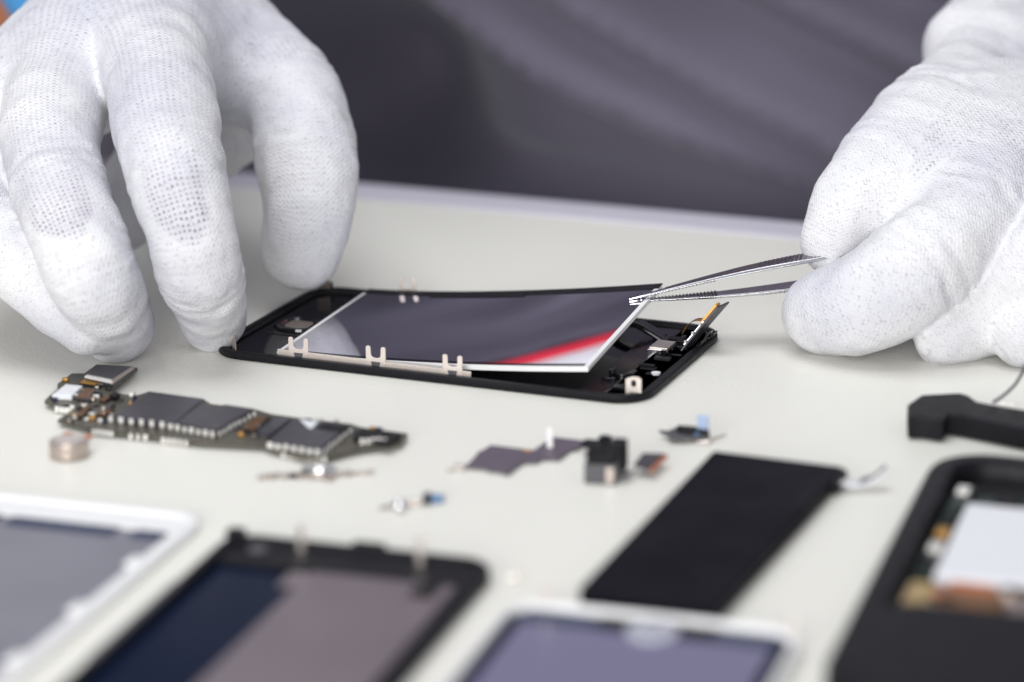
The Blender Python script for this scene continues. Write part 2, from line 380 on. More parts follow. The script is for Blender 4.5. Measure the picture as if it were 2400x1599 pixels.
# lifted flex board leaning up to the right
A, B = Vector(P3(1578, 800, 6)), Vector(P3(1662, 700, 10))
bm = new(); strip(bm, [A, A.lerp(B, .5)+Vector((0, 0, .2)), B], (1.2, 5.5, 0), .45); fb = obj('flex_board', bm, M['shield'], ph, bevel=.05)
nd = (B-A).normalized()
bm = new(); q0 = A.lerp(B, .52)+Vector((-1.0, 0, .5)); q1 = A.lerp(B, .96)+Vector((-1.0, 0, .5)); strip(bm, [q0, q1], (.4, 2.0, 0), .6); obj('gold_contacts', bm, M['gold'], fb)
bm = new(); q0 = A.lerp(B, .05)+Vector((-.5, 0, .5)); q1 = A.lerp(B, .6)+Vector((-.5, 0, .5)); strip(bm, [q0, q1], (.5, 3.0, 0), .7); obj('connector_block', bm, M['dark_steel'], fb, bevel=.08)
for k in range(3):
    q0 = A.lerp(B, .12+.2*k)+Vector((-.9, -1.9, .7)); bm = new(); cyl(bm, q0.x, q0.y, q0.z-.2, q0.z+.3, .35, 10); obj('solder_pad', bm, M['solder'], fb)
bm = new(); strip(bm, smooth_path([P3(1570, 765, 12), P3(1583, 745, 12), P3(1600, 735, 11), P3(1622, 735, 10), P3(1640, 728, 9)], 6), (0, 2.5, 0), .15)
obj('amber_loop', bm, M['copper'], ph, smooth=True)
bm = new(); strip(bm, smooth_path([P3(1632, 760, 8), P3(1618, 785, 8), P3(1590, 820, 4)], 6), (.6, 3.2, 0), .25); obj('ground_strap', bm, M['black_gloss'], ph, smooth=True)

# ------------------------------------------------------------------ mirror panel (lcd)
lc = thing('mirror_backed_screen_panel', 'thin mirror-backed screen panel with white edge, its right end lifted by the tweezers', 'screen panel', (-50, -34, 0))
LL, LB = 83.5, 54.
def lz(u, v):   # u 0..1 along, v 0..1 across
    f = 1.55+5.0*u**1.9; g = 3.3+9.6*u**1.45
    return f*(1-v)+g*v
def panel(bm, u0, u1, v0, v1, dz0, dz1, nu=30, nv=6):
    top, bot = [], []
    for i in range(nu+1):
        for j in range(nv+1):
            u = u0+(u1-u0)*i/nu; v = v0+(v1-v0)*j/nv
            x, y, z = u*LL, v*LB, lz(u, v)
            top.append(bm.verts.new((x, y, z+dz1))); bot.append(bm.verts.new((x, y, z+dz0)))
    k = nv+1
    for i in range(nu):
        for j in range(nv):
            a = i*k+j; bm.faces.new((top[a], top[a+k], top[a+k+1], top[a+1])); bm.faces.new((bot[a], bot[a+1], bot[a+k+1], bot[a+k]))
    for i in range(nu):
        for j in (0, nv):
            a = i*k+j; bm.faces.new((bot[a], bot[a+k], top[a+k], top[a]))
    for j in range(nv):
        for i in (0, nu):
            a = i*k+j; bm.faces.new((bot[a], bot[a+1], top[a+1], top[a]))
bm = new(); panel(bm, 0, 1, 0, 1, -1.15, 0); obj('white_light_guide', bm, M['white'], lc, smooth=False)
bm = new(); panel(bm, .012, .985, .04, .955, .01, .05, 60, 14); mir = obj('mirror_backing', bm, M['lcd_mirror'], lc, smooth=True)
md = mir.modifiers.new('es', 'EDGE_SPLIT'); md.split_angle = math.radians(40)
bm = new(); panel(bm, .012, .985, .012, .04, .012, .06); obj('black_border', bm, M['black_gloss'], lc)
bm = new(); panel(bm, .004, 1.0, .955, 1.012, .012, .3); obj('black_border', bm, M['black'], lc)
bm = new(); panel(bm, .24, .56, .93, .958, .055, .32); obj('black_tape', bm, M['black'], lc)

# ------------------------------------------------------------------ tweezers
tw = thing('tweezers', 'steel tweezers with serrated tips gripping the corner of the mirror panel', 'tweezers', (25, 6, 0))
tip = np.array(at_b(1446, 690, 9.0)); hnd = np.array(at_b(1862, 622, 27.0))
dirv = Vector(hnd-tip).normalized(); side = Vector((0, 0, 1)).cross(dirv).normalized(); upv = dirv.cross(side).normalized()
tipL = Vector(to_local(tw, tip))
Ltot = 105.
def arm(sign):
    bm = new(); st = []
    n = 44
    for i in range(n+1):
        s = Ltot*i/n
        w = .22+3.3*min(1, s/42)**.8            # half width
        gap = .12+2.9*math.sin(min(1, s/52)*PI/2)**.95*(1 if s < 70 else 1-(s-70)/80)
        th = .28+.62*min(1, s/30)
        c = tipL+dirv*s+upv*sign*gap
        st.append((c, w, th))
    loops = []
    for c, w, th in st:
        o_, i_ = upv*sign*th, upv*0
        pr = [c-side*w*.92, c+side*w*.92, c+side*w+o_*.35, c+side*w*.86+o_, c-side*w*.86+o_, c-side*w+o_*.35]
        loops.append([bm.verts.new(p) for p in pr])
    for A_, B_ in zip(loops, loops[1:]):
        for j in range(6): bm.faces.new((A_[j], A_[(j+1) % 6], B_[(j+1) % 6], B_[j]))
    bm.faces.new(loops[0][::-1]); bm.faces.new(loops[-1])
    a = obj('arm', bm, M['bright_steel'], tw, bevel=.12)
    # teeth on the inside of the tip
    bm = new()
    for k in range(22):
        s = 3.0+k*.9; w = .22+3.3*min(1, s/42)**.8
        gap = .12+2.9*math.sin(min(1, s/52)*PI/2)**.95
        c = tipL+dirv*s+upv*sign*gap
        vs = [bm.verts.new(c+dirv*dx+side*w*.94*sy-upv*sign*dz) for sy in (-1, 1) for dx, dz in ((-.42, -.1), (.42, -.1), (0, .34))]
        for f in ((0, 1, 2), (5, 4, 3), (0, 3, 4, 1), (1, 4, 5, 2), (2, 5, 3, 0)): bm.faces.new([vs[i] for i in f])
    obj('teeth', bm, M['dark_steel'], a)
    # ribbed outer face, its steel darkened to carry the coat's reflection
    bm = new(); loops = []
    for c, w, th in st[4:]:
        o_ = upv*sign
        loops.append([bm.verts.new(c+side*w*.80*q+o_*(th+d)) for q, d in ((-1, -.02), (1, -.02), (1, .08), (-1, .08))])
    for A_, B_ in zip(loops, loops[1:]):
        for j in range(4): bm.faces.new((A_[j], A_[(j+1) % 4], B_[(j+1) % 4], B_[j]))
    bm.faces.new(loops[0][::-1]); bm.faces.new(loops[-1])
    for k in range(22):
        s = 34+k*1.1; w = .22+3.3*min(1, s/42)**.8; gap = .12+2.9*math.sin(min(1, s/52)*PI/2)**.95
        c = tipL+dirv*s+upv*sign*(gap+.28+.62*min(1, s/30)+.05)
        vs = [bm.verts.new(c+dirv*(dx+sy*.5)+side*w*.78*sy+upv*sign*dz) for sy in (-1, 1) for dx, dz in ((-.3, 0), (.3, 0), (0, .25))]
        for f in ((0, 1, 2), (5, 4, 3), (0, 3, 4, 1), (1, 4, 5, 2), (2, 5, 3, 0)): bm.faces.new([vs[i] for i in f])
    obj('grip_face', bm, M['dark_steel'], a)
arm(1); arm(-1)

# ------------------------------------------------------------------ logic board
lb = thing('logic_board', 'long dark phone circuit board with graphite shields and rows of silver solder tabs', 'circuit board', (-40, -84, 0))
def z6(x, y, z): return to_local(lb, at_z((80+x/2.5587)/S, (820+y/2.5587)/S, z))
def poly6(pts, z): return [z6(x, y, z)[:2] for x, y in pts]
out = [(140, 205), (225, 142), (300, 142), (372, 90), (540, 97), (620, 108), (480, 218), (468, 250), (540, 268), (620, 272), (690, 250), (1020, 298), (1060, 325), (1320, 355),
       (1420, 385), (1560, 405), (1900, 445), (1960, 465), (2240, 502), (2200, 560), (1960, 590), (1870, 610), (1760, 640), (1600, 640),
       (1480, 610), (1370, 570), (1000, 550), (700, 510), (400, 480), (140, 420), (215, 370), (230, 350), (130, 335), (62, 305), (95, 272), (140, 235)]
bm = new(); prism(bm, poly6(out, 1.8), 1.0, 1.8); obj('board', bm, M['pcb'], lb, bevel=.08)
bm = new(); prism(bm, poly6([(x, y+2) for x, y in out], .9), .88, .99); obj('board_edge', bm, M['pcb_edge'], lb)
for poly in ([(420, 465), (980, 530), (1010, 480), (560, 420)], [(1500, 600), (1740, 620), (1850, 540), (1500, 540)]):
    bm = new(); prism(bm, poly6(poly, .85), .05, .86); obj('lower_shield', bm, M['shield'], lb, bevel=.1)
def shield(pts, z1, label=None):
    bm = new(); prism(bm, poly6(pts, z1), 1.82, z1); return obj('shield', bm, M['shield'], lb, bevel=.25, label=label)
s1 = shield([(480, 392), (690, 247), (1020, 292), (850, 432)], 3.7)
s2 = shield([(850, 434), (1000, 318), (1110, 345), (1140, 325), (1320, 352), (1090, 482)], 3.5)
s3 = shield([(1400, 543), (1560, 408), (1900, 447), (1720, 592)], 3.4)
s4 = shield([(303, 152), (370, 86), (600, 98), (470, 190)], 3.6)
bm = new(); prism(bm, poly6([(1590, 416), (1705, 432), (1662, 474), (1640, 465)], 3.45), 3.41, 3.46); obj('white_patch', bm, M['label_white'], s3)  # plain white triangle laid on the shield top
bm = new(); prism(bm, poly6([(1730, 445), (1880, 462), (1850, 492), (1700, 470)], 3.45), 3.41, 3.7); obj('black_pad', bm, M['black_matte'], s3)
bm = new(); prism(bm, poly6([(303, 158), (470, 194), (472, 180), (320, 150)], 3.65), 3.2, 3.66); obj('metal_lip', bm, M['solder'], s4)
bm = new(); prism(bm, poly6([(470, 194), (600, 104), (590, 98), (462, 184)], 3.65), 3.2, 3.68); obj('metal_lip', bm, M['steel_warm'], s4)
bm = new(); prism(bm, poly6([(105, 270), (190, 205), (290, 215), (225, 275)], 3.0), 1.82, 3.0); obj('white_label_chip', bm, M['label_white'], lb, bevel=.15)
# solder tabs standing along the front edges
def tabs(pa, pb, n, z0, z1, w=1.5, zr=3.5, mt='solder', nm='solder_tab', th=.45):
    A_ = Vector(z6(*pa, zr)); B_ = Vector(z6(*pb, zr)); d = (B_-A_).normalized(); nn = Vector((d.y, -d.x, 0))
    ang = math.atan2(d.y, d.x)
    for k in range(n):
        c = A_.lerp(B_, (k+.5)/n); bm = new(); ww = w*random.uniform(.8, 1.1)
        box(bm, -ww/2, ww/2, -th, 0.05, z0, z1*random.uniform(.93, 1.02), Matrix.Translation((c.x, c.y, 0)) @ Matrix.Rotation(ang, 4, 'Z'))
        obj(nm, bm, M[mt], lb, bevel=.18)
tabs((430, 390), (800, 432), 6, 1.9, 3.5, 1.2)
tabs((800, 433), (1092, 488), 7, 1.9, 3.3, 1.15)
tabs((1395, 546), (1725, 596), 7, 1.9, 3.2, 1.4, 3.4)
tabs((1727, 594), (1905, 450), 6, 1.9, 3.1, 1.1, 3.4)
tabs((1095, 484), (1330, 355), 8, 1.9, 3.1, .9)
tabs((470, 392), (685, 250), 7, 1.9, 3.1, .8)
tabs((345, 474), (480, 488), 5, .4, 1.8, .9, 1.8)
tabs((560, 500), (690, 510), 3, .4, 1.8, .9, 1.8)
tabs((760, 522), (930, 543), 5, .3, 1.8, .95, 1.8)
tabs((1480, 611), (1760, 641), 8, .3, 1.7, .95, 1.8)
tabs((125, 338), (235, 352), 4, .4, 1.9, 1.2, 1.8)
tabs((1950, 560), (2120, 555), 5, 1.9, 3.4, .9, 2.2)
# connectors with copper stripes
def conn(pts, z0, z1, mt):
    bm = new(); prism(bm, poly6(pts, z1), z0, z1); return obj('connector', bm, M[mt], lb, bevel=.1)
def stripes(a, b, c, d, z, n, mt='copper'):
    A_, B_, C_, D_ = [Vector(z6(*p, z)) for p in (a, b, c, d)]
    for k in range(n):
        t0, t1 = (k+.2)/n, (k+.75)/n
        bm = new(); q = [A_.lerp(B_, t0), A_.lerp(B_, t1), D_.lerp(C_, t1), D_.lerp(C_, t0)]
        prism(bm, [(p.x, p.y) for p in q], z-.3, z+.08); obj('contact_strip', bm, M[mt], lb)
conn([(1245, 478), (1335, 398), (1430, 405), (1330, 490)], 1.82, 2.6, 'black_matte'); stripes((1250, 472), (1320, 482), (1400, 408), (1335, 400), 2.65, 3)
conn([(1330, 495), (1440, 405), (1540, 415), (1400, 520)], 1.82, 2.7, 'shield'); stripes((1340, 495), (1400, 512), (1530, 415), (1440, 407), 2.75, 4, 'dark_steel')
conn([(268, 200), (300, 178), (410, 190), (385, 215)], 1.82, 2.4, 'black_matte'); stripes((272, 200), (300, 178), (405, 190), (382, 214), 2.45, 4, 'gold')
conn([(240, 285), (300, 232), (370, 240), (330, 300)], 1.82, 2.6, 'shield'); stripes((250, 285), (320, 296), (365, 242), (300, 234), 2.65, 4, 'copper')
conn([(240, 395), (310, 335), (345, 340), (290, 405)], 1.82, 2.4, 'black_matte'); stripes((245, 395), (285, 402), (340, 342), (312, 337), 2.45, 3)
conn([(385, 300), (430, 275), (465, 280), (430, 310)], 1.82, 2.4, 'black_matte'); stripes((388, 300), (425, 308), (460, 282), (430, 277), 2.45, 3)
conn([(370, 385), (420, 355), (480, 360), (430, 400)], 1.82, 2.4, 'black_matte'); stripes((372, 385), (425, 398), (475, 362), (422, 357), 2.45, 3)
conn([(1910, 520), (1960, 470), (2200, 500), (2130, 560)], 1.82, 3.0, 'black_matte')
conn([(450, 268), (490, 250), (515, 262), (485, 285)], 1.82, 3.0, 'black')
bm = new(); p = z6(245, 392, 1.9); cyl(bm, p[0], p[1], 1.82, 2.1, .9, 16); obj('test_pad', bm, M['gold'], lb)
# small surface mounted components
random.seed(5)
regs = [(150, 470, 350, 440, 24), (110, 620, 235, 345, 34), (380, 480, 195, 240, 9), (1180, 1420, 470, 535, 14), (1500, 1900, 425, 450, 12), (1930, 2180, 475, 520, 9), (160, 250, 150, 200, 4)]
import itertools
poly_in = out
def inside(x, y):
    r = False; j = len(poly_in)-1
    for i in range(len(poly_in)):
        xi, yi = poly_in[i]; xj, yj = poly_in[j]
        if (yi > y) != (yj > y) and x < (xj-xi)*(y-yi)/(yj-yi)+xi: r = not r
        j = i
    return r
protos = {}
for mt in ('solder', 'black_gloss', 'shield', 'steel_warm', 'film_blue', 'gold'):
    bm = new(); box(bm, -.5, .5, -.3, .3, 0, .5)
    o = obj('surface_component', bm, M[mt], None, bevel=.1); protos[mt] = o.data; bpy.data.objects.remove(o)
cnt = 0
for x0, x1, y0, y1, n in regs:
    for k in range(n):
        x, y = random.uniform(x0, x1), random.uniform(y0, y1)
        if not inside(x, y) or cnt >= 98: continue
        p = z6(x, y, 1.8); mt = random.choice(['solder', 'solder', 'solder', 'black_gloss', 'black_gloss', 'shield', 'steel_warm', 'film_blue', 'gold'])
        o = bpy.data.objects.new('surface_component', protos[mt]); COL.objects.link(o); o.parent = lb
        o.location = (p[0]*MM, p[1]*MM, 1.82*MM); o.rotation_euler = (0, 0, random.choice([0, PI/2])); s = random.uniform(.7, 1.6); o.scale = (s, s, random.uniform(.8, 1.8)); cnt += 1

# ------------------------------------------------------------------ round motor
p = at_z(160, 1048, 0); mo = thing('vibration_motor', 'small round silver coin motor standing below the left end of the circuit board', 'motor', (p[0], p[1], 0))
bm = new(); cyl(bm, 0, 0, .1, 3.9, 4.5, 48); obj('can', bm, M['steel_warm'], mo, bevel=.45)
bm = new(); cyl(bm, 0, 0, 3.88, 4.0, 3.1, 40); obj('top_disc', bm, M['steel'], mo, bevel=.05)
for sx in (-2.6, 2.4):
    bm = new(); box(bm, sx-1, sx+1, 3.2, 4.9, 3.2, 3.9); obj('solder_pad', bm, M['orange'], mo, bevel=.15)

# ------------------------------------------------------------------ tiny flex bracket and lens piece
def px(n_, x, y, z=0): return at_z(x, y, z)
p = at_z(725, 1095, 0); fx = thing('metal_flex_piece', 'thin strip of tiny metal contacts with a shiny centre lying below the circuit board', 'metal piece', (p[0], p[1], 0), -.10)
def lp(root, x, y, z=0.): return to_local(root, at_z(x, y, z))
a, b_ = lp(fx, 592, 1103), lp(fx, 855, 1092)
pts = [Vector(a).lerp(Vector(b_), t)+Vector((0, 1.2*math.sin(t*9), .5+.3*math.sin(t*14))) for t in np.linspace(0, 1, 16)]
bm = new(); strip(bm, pts, (0, 1.5, 0), .3); obj('strip', bm, M['steel_warm'], fx)
c = lp(fx, 735, 1095)
bm = new(); tube(bm, [(c[0]-3.4, c[1]-1.4, 1.2), (c[0]+3.2, c[1]+1.2, 1.4)], 1.15, 16); obj('barrel', bm, M['bright_steel'], fx, smooth=True)
bm = new(); box(bm, c[0]-4.6, c[0]+4.4, c[1]-2.2, c[1]-.6, .1, .9); obj('bracket', bm, M['steel_warm'], fx, bevel=.2)
for k in range(6):
    bm = new(); q = Vector(a).lerp(Vector(b_), .04+.09*k+(.3 if k > 3 else 0)); box(bm, q.x-.7, q.x+.7, q.y-.5, q.y+.5, .1, 1.2); obj('contact', bm, M[random.choice(['steel', 'black_gloss', 'steel_warm'])], fx, bevel=.1)
p = at_z(945, 1165, 0); sm = thing('small_button_flex', 'tiny flex piece with a round bright metal dome and a dark blue block', 'metal piece', (p[0], p[1], 0), .35)
c = lp(sm, 918, 1176)
bm = new(); bmesh.ops.create_uvsphere(bm, u_segments=20, v_segments=12, radius=1.5, matrix=Matrix.Translation((c[0], c[1], 1.3))); obj('dome', bm, M['bright_steel'], sm, smooth=True)
a, b_ = lp(sm, 872, 1172), lp(sm, 1022, 1152)
bm = new(); strip(bm, [Vector(a).lerp(Vector(b_), t)+Vector((0, .5*math.sin(t*8), .4)) for t in np.linspace(0, 1, 10)], (0, 1.3, 0), .25); obj('strip', bm, M['steel_warm'], sm)
c = lp(sm, 985, 1158); bm = new(); box(bm, c[0]-1.2, c[0]+.6, c[1]-1.2, c[1]+1.2, .3, 2.4); obj('block', bm, M['black_gloss'], sm, bevel=.2)
c = lp(sm, 1003, 1155); bm = new(); box(bm, c[0]-1.2, c[0]+1.4, c[1]-1, c[1]+1, .3, 1.6); obj('blue_tab', bm, M['blue'], sm, bevel=.2)
c = lp(sm, 955, 1162); bm = new(); box(bm, c[0]-1.2, c[0]+1.2, c[1]-.5, c[1]+.5, .4, 1.1); obj('contact', bm, M['steel'], sm, bevel=.1)

# ------------------------------------------------------------------ mauve sheet
sh = thing('mauve_shield_sheet', 'flat mauve metal sheet with stepped outline beside the camera module', 'metal sheet', tuple(at_z(1210, 1045, 0)))
def z7(root, x, y, z): return to_local(root, at_z((1000+x/2.9425)/S, (900+y/2.9425)/S, z))
o7 = [(265, 570), (350, 480), (355, 462), (380, 460), (440, 420), (600, 440), (740, 455), (800, 410), (870, 365), (1090, 390), (1060, 440), (990, 455), (910, 520), (860, 512), (800, 515), (750, 540), (690, 535), (655, 545), (560, 622), (500, 600), (430, 595), (400, 580)]
bm = new(); prism(bm, [z7(sh, x, y, .8)[:2] for x, y in o7], .45, .8); obj('sheet', bm, M['shield_purple'], sh, bevel=.06)
q = z7(sh, 850, 440, .8); bm = new(); box(bm, q[0]-.7, q[0]+.7, q[1]-.2, q[1]+.2, .8, 5.6); obj('upright_tab', bm, M['white'], sh, bevel=.1)
q = z7(sh, 225, 590, .3); bm = new(); box(bm, q[0]-1.4, q[0]+1.2, q[1]-.6, q[1]+.8, .05, 1.3); obj('corner_foot', bm, M['steel'], sh, bevel=.2)
q = z7(sh, 165, 600, .3); bm = new(); box(bm, q[0]-.9, q[0]+.8, q[1]-.3, q[1]+.3, .3, .6); obj('corner_foot', bm, M['steel_warm'], sh, bevel=.1)
q = z7(sh, 695, 462, .8); bm = new(); box(bm, q[0]-1, q[0]+1, q[1]-.3, q[1]+.3, .82, 1.1); obj('gold_pad', bm, M['gold'], sh, bevel=.05)

# ------------------------------------------------------------------ camera module
cm = thing('camera_module', 'small black cube camera module with silver strip and a flat ribbon connector', 'camera part', tuple(at_z(1395, 1108, 0)))
def lc7(x, y, z): return Vector(z7(cm, x, y, z))
q0, q1 = lc7(1085, 690, 0), lc7(1300, 700, 0)
ww = (q1-q0).length; ang = math.atan2(q1.y-q0.y, q1.x-q0.x)
R0 = Matrix.Translation((q0.x, q0.y, 0)) @ Matrix.Rotation(ang, 4, 'Z')
bm = new(); box(bm, 0, ww+.4, 0, 7.5, .1, 4.6, R0); obj('body', bm, M['bracket'], cm, bevel=.3)
bm = new(); box(bm, ww-2.0, ww-.4, -.12, 0, .4, 4.0, R0); obj('silver_strip', bm, M['steel_warm'], cm, bevel=.05)
bm = new(); prism(bm, [(.3, .4), (ww, .4), (ww+.6, 5.5), (ww-.5, 8), (.2, 6)], 4.6, 7.2, R0); obj('housing', bm, M['black'], cm, bevel=.5)
bm = new(); box(bm, 1, 4.5, 2, 5.2, 7.2, 7.9, R0); obj('lens_hood', bm, M['black_matte'], cm, bevel=.3)
bm = new(); box(bm, ww-2, ww+1.6, 7, 10.5, .8, 7.6, R0); obj('rear_block', bm, M['black_matte'], cm, bevel=.5)
q = lc7(1150, 420, 2); bm = new(); box(bm, q.x-2.5, q.x+2.2, q.y-1.8, q.y+1.8, 1.4, 2.8); box(bm, q.x+.6, q.x+3.2, q.y+1.0, q.y+3.6, 1.2, 3.6); obj('front_bracket', bm, M['black'], cm, bevel=.4)
fl = [lc7(x, y, 2.6) for x, y in ((1430, 560), (1490, 482), (1640, 487), (1540, 585))]
bm = new(); prism(bm, [(v.x, v.y) for v in fl], 2.2, 2.9); cn = obj('ribbon_connector', bm, M['shield'], cm, bevel=.15)
bm = new(); strip(bm, [(q0+Vector((ww, 5, 1.0))), (q0+Vector((ww+2, 6, 1.6))), fl[0].lerp(fl[1], .5)+Vector((1, 0, -.4))], (0, 3.4, 0), .25); obj('ribbon', bm, M['bracket'], cm)
bm = new(); prism(bm, [(v.x, v.y) for v in (fl[3]+Vector((.15, -.1, 0)), fl[3]+Vector((.7, 0, 0)), fl[2]+Vector((.7, .1, 0)), fl[2]+Vector((.15, 0, 0)))], 1.8, 2.7); obj('copper_edge', bm, M['orange'], cn)

# ------------------------------------------------------------------ small black connector with blue tab
bc = thing('small_blue_tab_part', 'tiny black flex part with an upright pale blue tab above the black battery', 'phone part', tuple(at_z(1590, 1005, 0)))
def l7(x, y, z): return Vector(z7(bc, x, y, z))
bm = new(); prism(bm, [tuple(l7(x, y, 1.8))[:2] for x, y in ((1600, 318), (1660, 325), (1720, 300), (1940, 320), (1955, 360), (1690, 368), (1655, 345))], 1.1, 1.9); obj('flex', bm, M['bracket'], bc, bevel=.15)
bm = new(); prism(bm, [tuple(l7(x, y, 3.0))[:2] for x, y in ((1720, 300), (1730, 280), (1850, 290), (1950, 310), (1945, 330), (1800, 320))], 1.9, 3.0); obj('black_body', bm, M['black_matte'], bc, bevel=.3)
q = l7(1905, 310, 3.0); bm = new(); box(bm, q.x-1.35, q.x+1.35, q.y-.2, q.y+.3, 2.4, 6.2); obj('blue_tab', bm, M['paleblue'], bc, bevel=.15)
q = l7(1858, 348, 2.0); bm = new(); box(bm, q.x-.8, q.x+.8, q.y-.5, q.y+.5, 1.9, 2.6); obj('blue_dot', bm, M['blue'], bc, bevel=.2)
bm = new(); tube(bm, smooth_path([l7(1780, 370, .6), l7(1860, 395, .5), l7(1930, 400, .6), l7(1950, 385, 1.0)], 4), .35, 8); obj('wire', bm, M['steel'], bc)
bm = new(); tube(bm, smooth_path([l7(1950, 378, .6), l7(2000, 370, .6), l7(2060, 348, .8)], 4), .22, 8); obj('wire', bm, M['steel_warm'], bc)

# ------------------------------------------------------------------ battery
bt = thing('phone_battery', 'flat matte black phone battery pack lying in the open between the loose parts', 'battery', (90.2, -108.2, 0), .0)
c_ = [to_local(bt, at_z(x, y, 3.9)) for x, y in ((1328, 1350), (1648, 1398), (1940, 1072), (1638, 1035))]
bm = new(); ins = [(v[0], v[1]) for v in c_]
prism(bm, ins, .15, 4.0); obj('cell', bm, M['battery'], bt, bevel=.9, segs=4)
v = c_[2]
bm = new(); box(bm, v[0]-1.6, v[0]+1.0, v[1]-9, v[1]-.8, .4, 3.6); obj('terminal_block', bm, M['black_matte'], bt, bevel=.3)
q = to_local(bt, at_z(1990, 1085, 3)); bm = new()
strip(bm, smooth_path([(v[0]+.6, v[1]-5, 2.4), (v[0]+3.5, v[1]-4, 1.4), (v[0]+6.5, v[1]-2.4, 2.4), (v[0]+9.3, v[1]-.6, 4.6)], 6), (-.8, 3.6, 0), .3)
tabo = obj('connector_tab', bm, M['label_white'], bt, smooth=True)
for k in range(7):
    bm = new(); t = k/6; box(bm, v[0]+4.6+t*4, v[0]+5.0+t*4, v[1]-4.6+t*2.4, v[1]-.9+t*2.2, 1.9+t*t*2.5, 2.4+t*t*2.5); obj('contact_pin', bm, M['shield_purple'], tabo)

# ------------------------------------------------------------------ speaker box
sp = thing('speaker_module', 'black angular speaker box with a thin antenna wire at the right side', 'speaker part', tuple(at_z(2220, 985, 0)))
def z8(root, x, y, z): return Vector(to_local(root, at_z((1800+x/2.093)/S, (850+y/2.093)/S, z)))
bm = new(); o8 = [(688, 268), (684, 202), (750, 156), (940, 146), (985, 158), (1030, 190), (1100, 203), (1300, 236), (1700, 300), (1640, 400), (1256, 322), (960, 262), (885, 250), (860, 285), (760, 268)]
prism(bm, [tuple(z8(sp, x, y, 5.6))[:2] for x, y in o8], .4, 5.6); obj('enclosure', bm, M['black'], sp, bevel=.7, segs=3)
a0 = z8(sp, 700, 322, 1); a1 = z8(sp, 845, 335, 1)
bm = new(); R1 = Matrix.Translation((a0.x, a0.y, 0)) @ Matrix.Rotation(math.atan2(a1.y-a0.y, a1.x-a0.x), 4, 'Z'); w1 = (a1-a0).length
prism(bm, rrect(.3, w1-.3, .8, 3.6, 1.2, 5), 0, .3, R1 @ Matrix.Translation((0, .3, 0)) @ XZ(0, 0)); obj('sound_port', bm, M['black_gloss'], sp)
for k in range(2):
    q = z8(sp, 965+k*28, 308, 2); bm = new(); box(bm, q.x-.4, q.x+.4, q.y-.6, q.y+.2, 1.2, 2.6); obj('contact', bm, M['steel_warm'], sp, bevel=.1)
q = z8(sp, 1040, 335, .5); bm = new(); box(bm, q.x-1.2, q.x+1.2, q.y-.4, q.y+.3, .2, .9); obj('contact', bm, M['gold'], sp, bevel=.1)
w0 = z8(sp, 1105, 195, 6)
bm = new(); tube(bm, smooth_path([w0, w0+Vector((1.6, 3.5, .8)), w0+Vector((3.4, 7, 2.6)), w0+Vector((4.6, 9.5, 5.2)), w0+Vector((5.4, 10.5, 8))], 6), .38, 8); wr = obj('antenna_wire', bm, M['bracket'], sp, smooth=True)
q = w0+Vector((5.8, 10.8, 9.4)); bm = new(); cyl(bm, q.x, q.y, q.z-1.4, q.z+1.2, 1.0, 16); obj('wire_plug', bm, M['steel'], wr, bevel=.2)
q = z8(sp, 1180, 208, 5.7); bm = new(); box(bm, q.x-2.2, q.x+2, q.y-.9, q.y+.9, 5.5, 6.3); obj('metal_foil', bm, M['solder'], sp, bevel=.2)

# ------------------------------------------------------------------ foreground phones
# white framed panel, bottom left
wl = thing('white_screen_frame', 'white phone screen frame with grey film lying at the lower left', 'phone part', (-69.5, -151, 0), math.radians(4.5))
bm = new(); ring(bm, 0, 60, -116, 0, 7, [(0, .2), (0, 1.5), (.5, 2.0), (3.0, 2.0), (3.4, 1.7), (3.4, .2)], 10); fr = obj('frame', bm, M['white'], wl, bevel=.2)
bm = new(); box(bm, 3.4, 56.6, -12, -3.2, .4, 1.7); obj('top_band', bm, M['white'], wl, bevel=.3)
bm = new(); box(bm, 3.6, 56.4, -112, -12.2, .5, 1.4); obj('film', bm, M['film_grey'], wl)
bm = new(); box(bm, 3.8, 20, -113, -22, 1.42, 1.6); box(bm, 3.8, 18, -17, -12.2, 1.42, 1.6); obj('glass_strip', bm, M['glass_dark'], wl)
bm = new(); box(bm, 20.5, 45, -17, -12.3, 1.42, 1.7); obj('adhesive_band', bm, M['film_blue'], wl)
bm = new(); box(bm, 49, 55.8, -16.5, -12.3, 1.42, 1.7); obj('adhesive_band', bm, M['film_blue'], wl)
for y in (-32, -58, -84):
    bm = new(); box(bm, 54.8, 57, y, y+5, .6, 2.2); obj('side_lug', bm, M['white'], wl, bevel=.6)
# black framed panel
b2 = thing('black_screen_frame', 'black phone screen frame with mauve film, left of the white frame with round button', 'phone part', (.8, -157, 0), math.radians(5))
bm = new(); ring(bm, 0, 58, -116, 0, 7, [(0, .3), (0, 2.6), (.5, 3.2), (2.2, 3.2), (2.6, 2.8), (2.6, .3)], 10); obj('frame', bm, M['black'], b2, bevel=.2)
bm = new(); box(bm, 2.6, 55.4, -13.5, -2.4, .4, 2.4); obj('top_band', bm, M['black'], b2, bevel=.4)
bm = new(); box(bm, 2.7, 55.2, -113, -13.6, .4, 1.2); obj('glass', bm, M['glass_dark'], b2)
bm = new(); box(bm, 23, 53.6, -112, -13.4, 1.22, 1.9); box(bm, 19, 23.05, -22, -15, 1.22, 1.88); obj('film', bm, M['film_mauve'], b2)
bm = new(); box(bm, 46, 50.5, -21, -13.5, 1.92, 2.6); obj('film_tab', bm, M['black'], b2, bevel=.4)
bm = new(); box(bm, .3, 1.9, -70, -30, 2.0, 3.6); obj('side_rail', bm, M['bracket'], b2, bevel=.3)
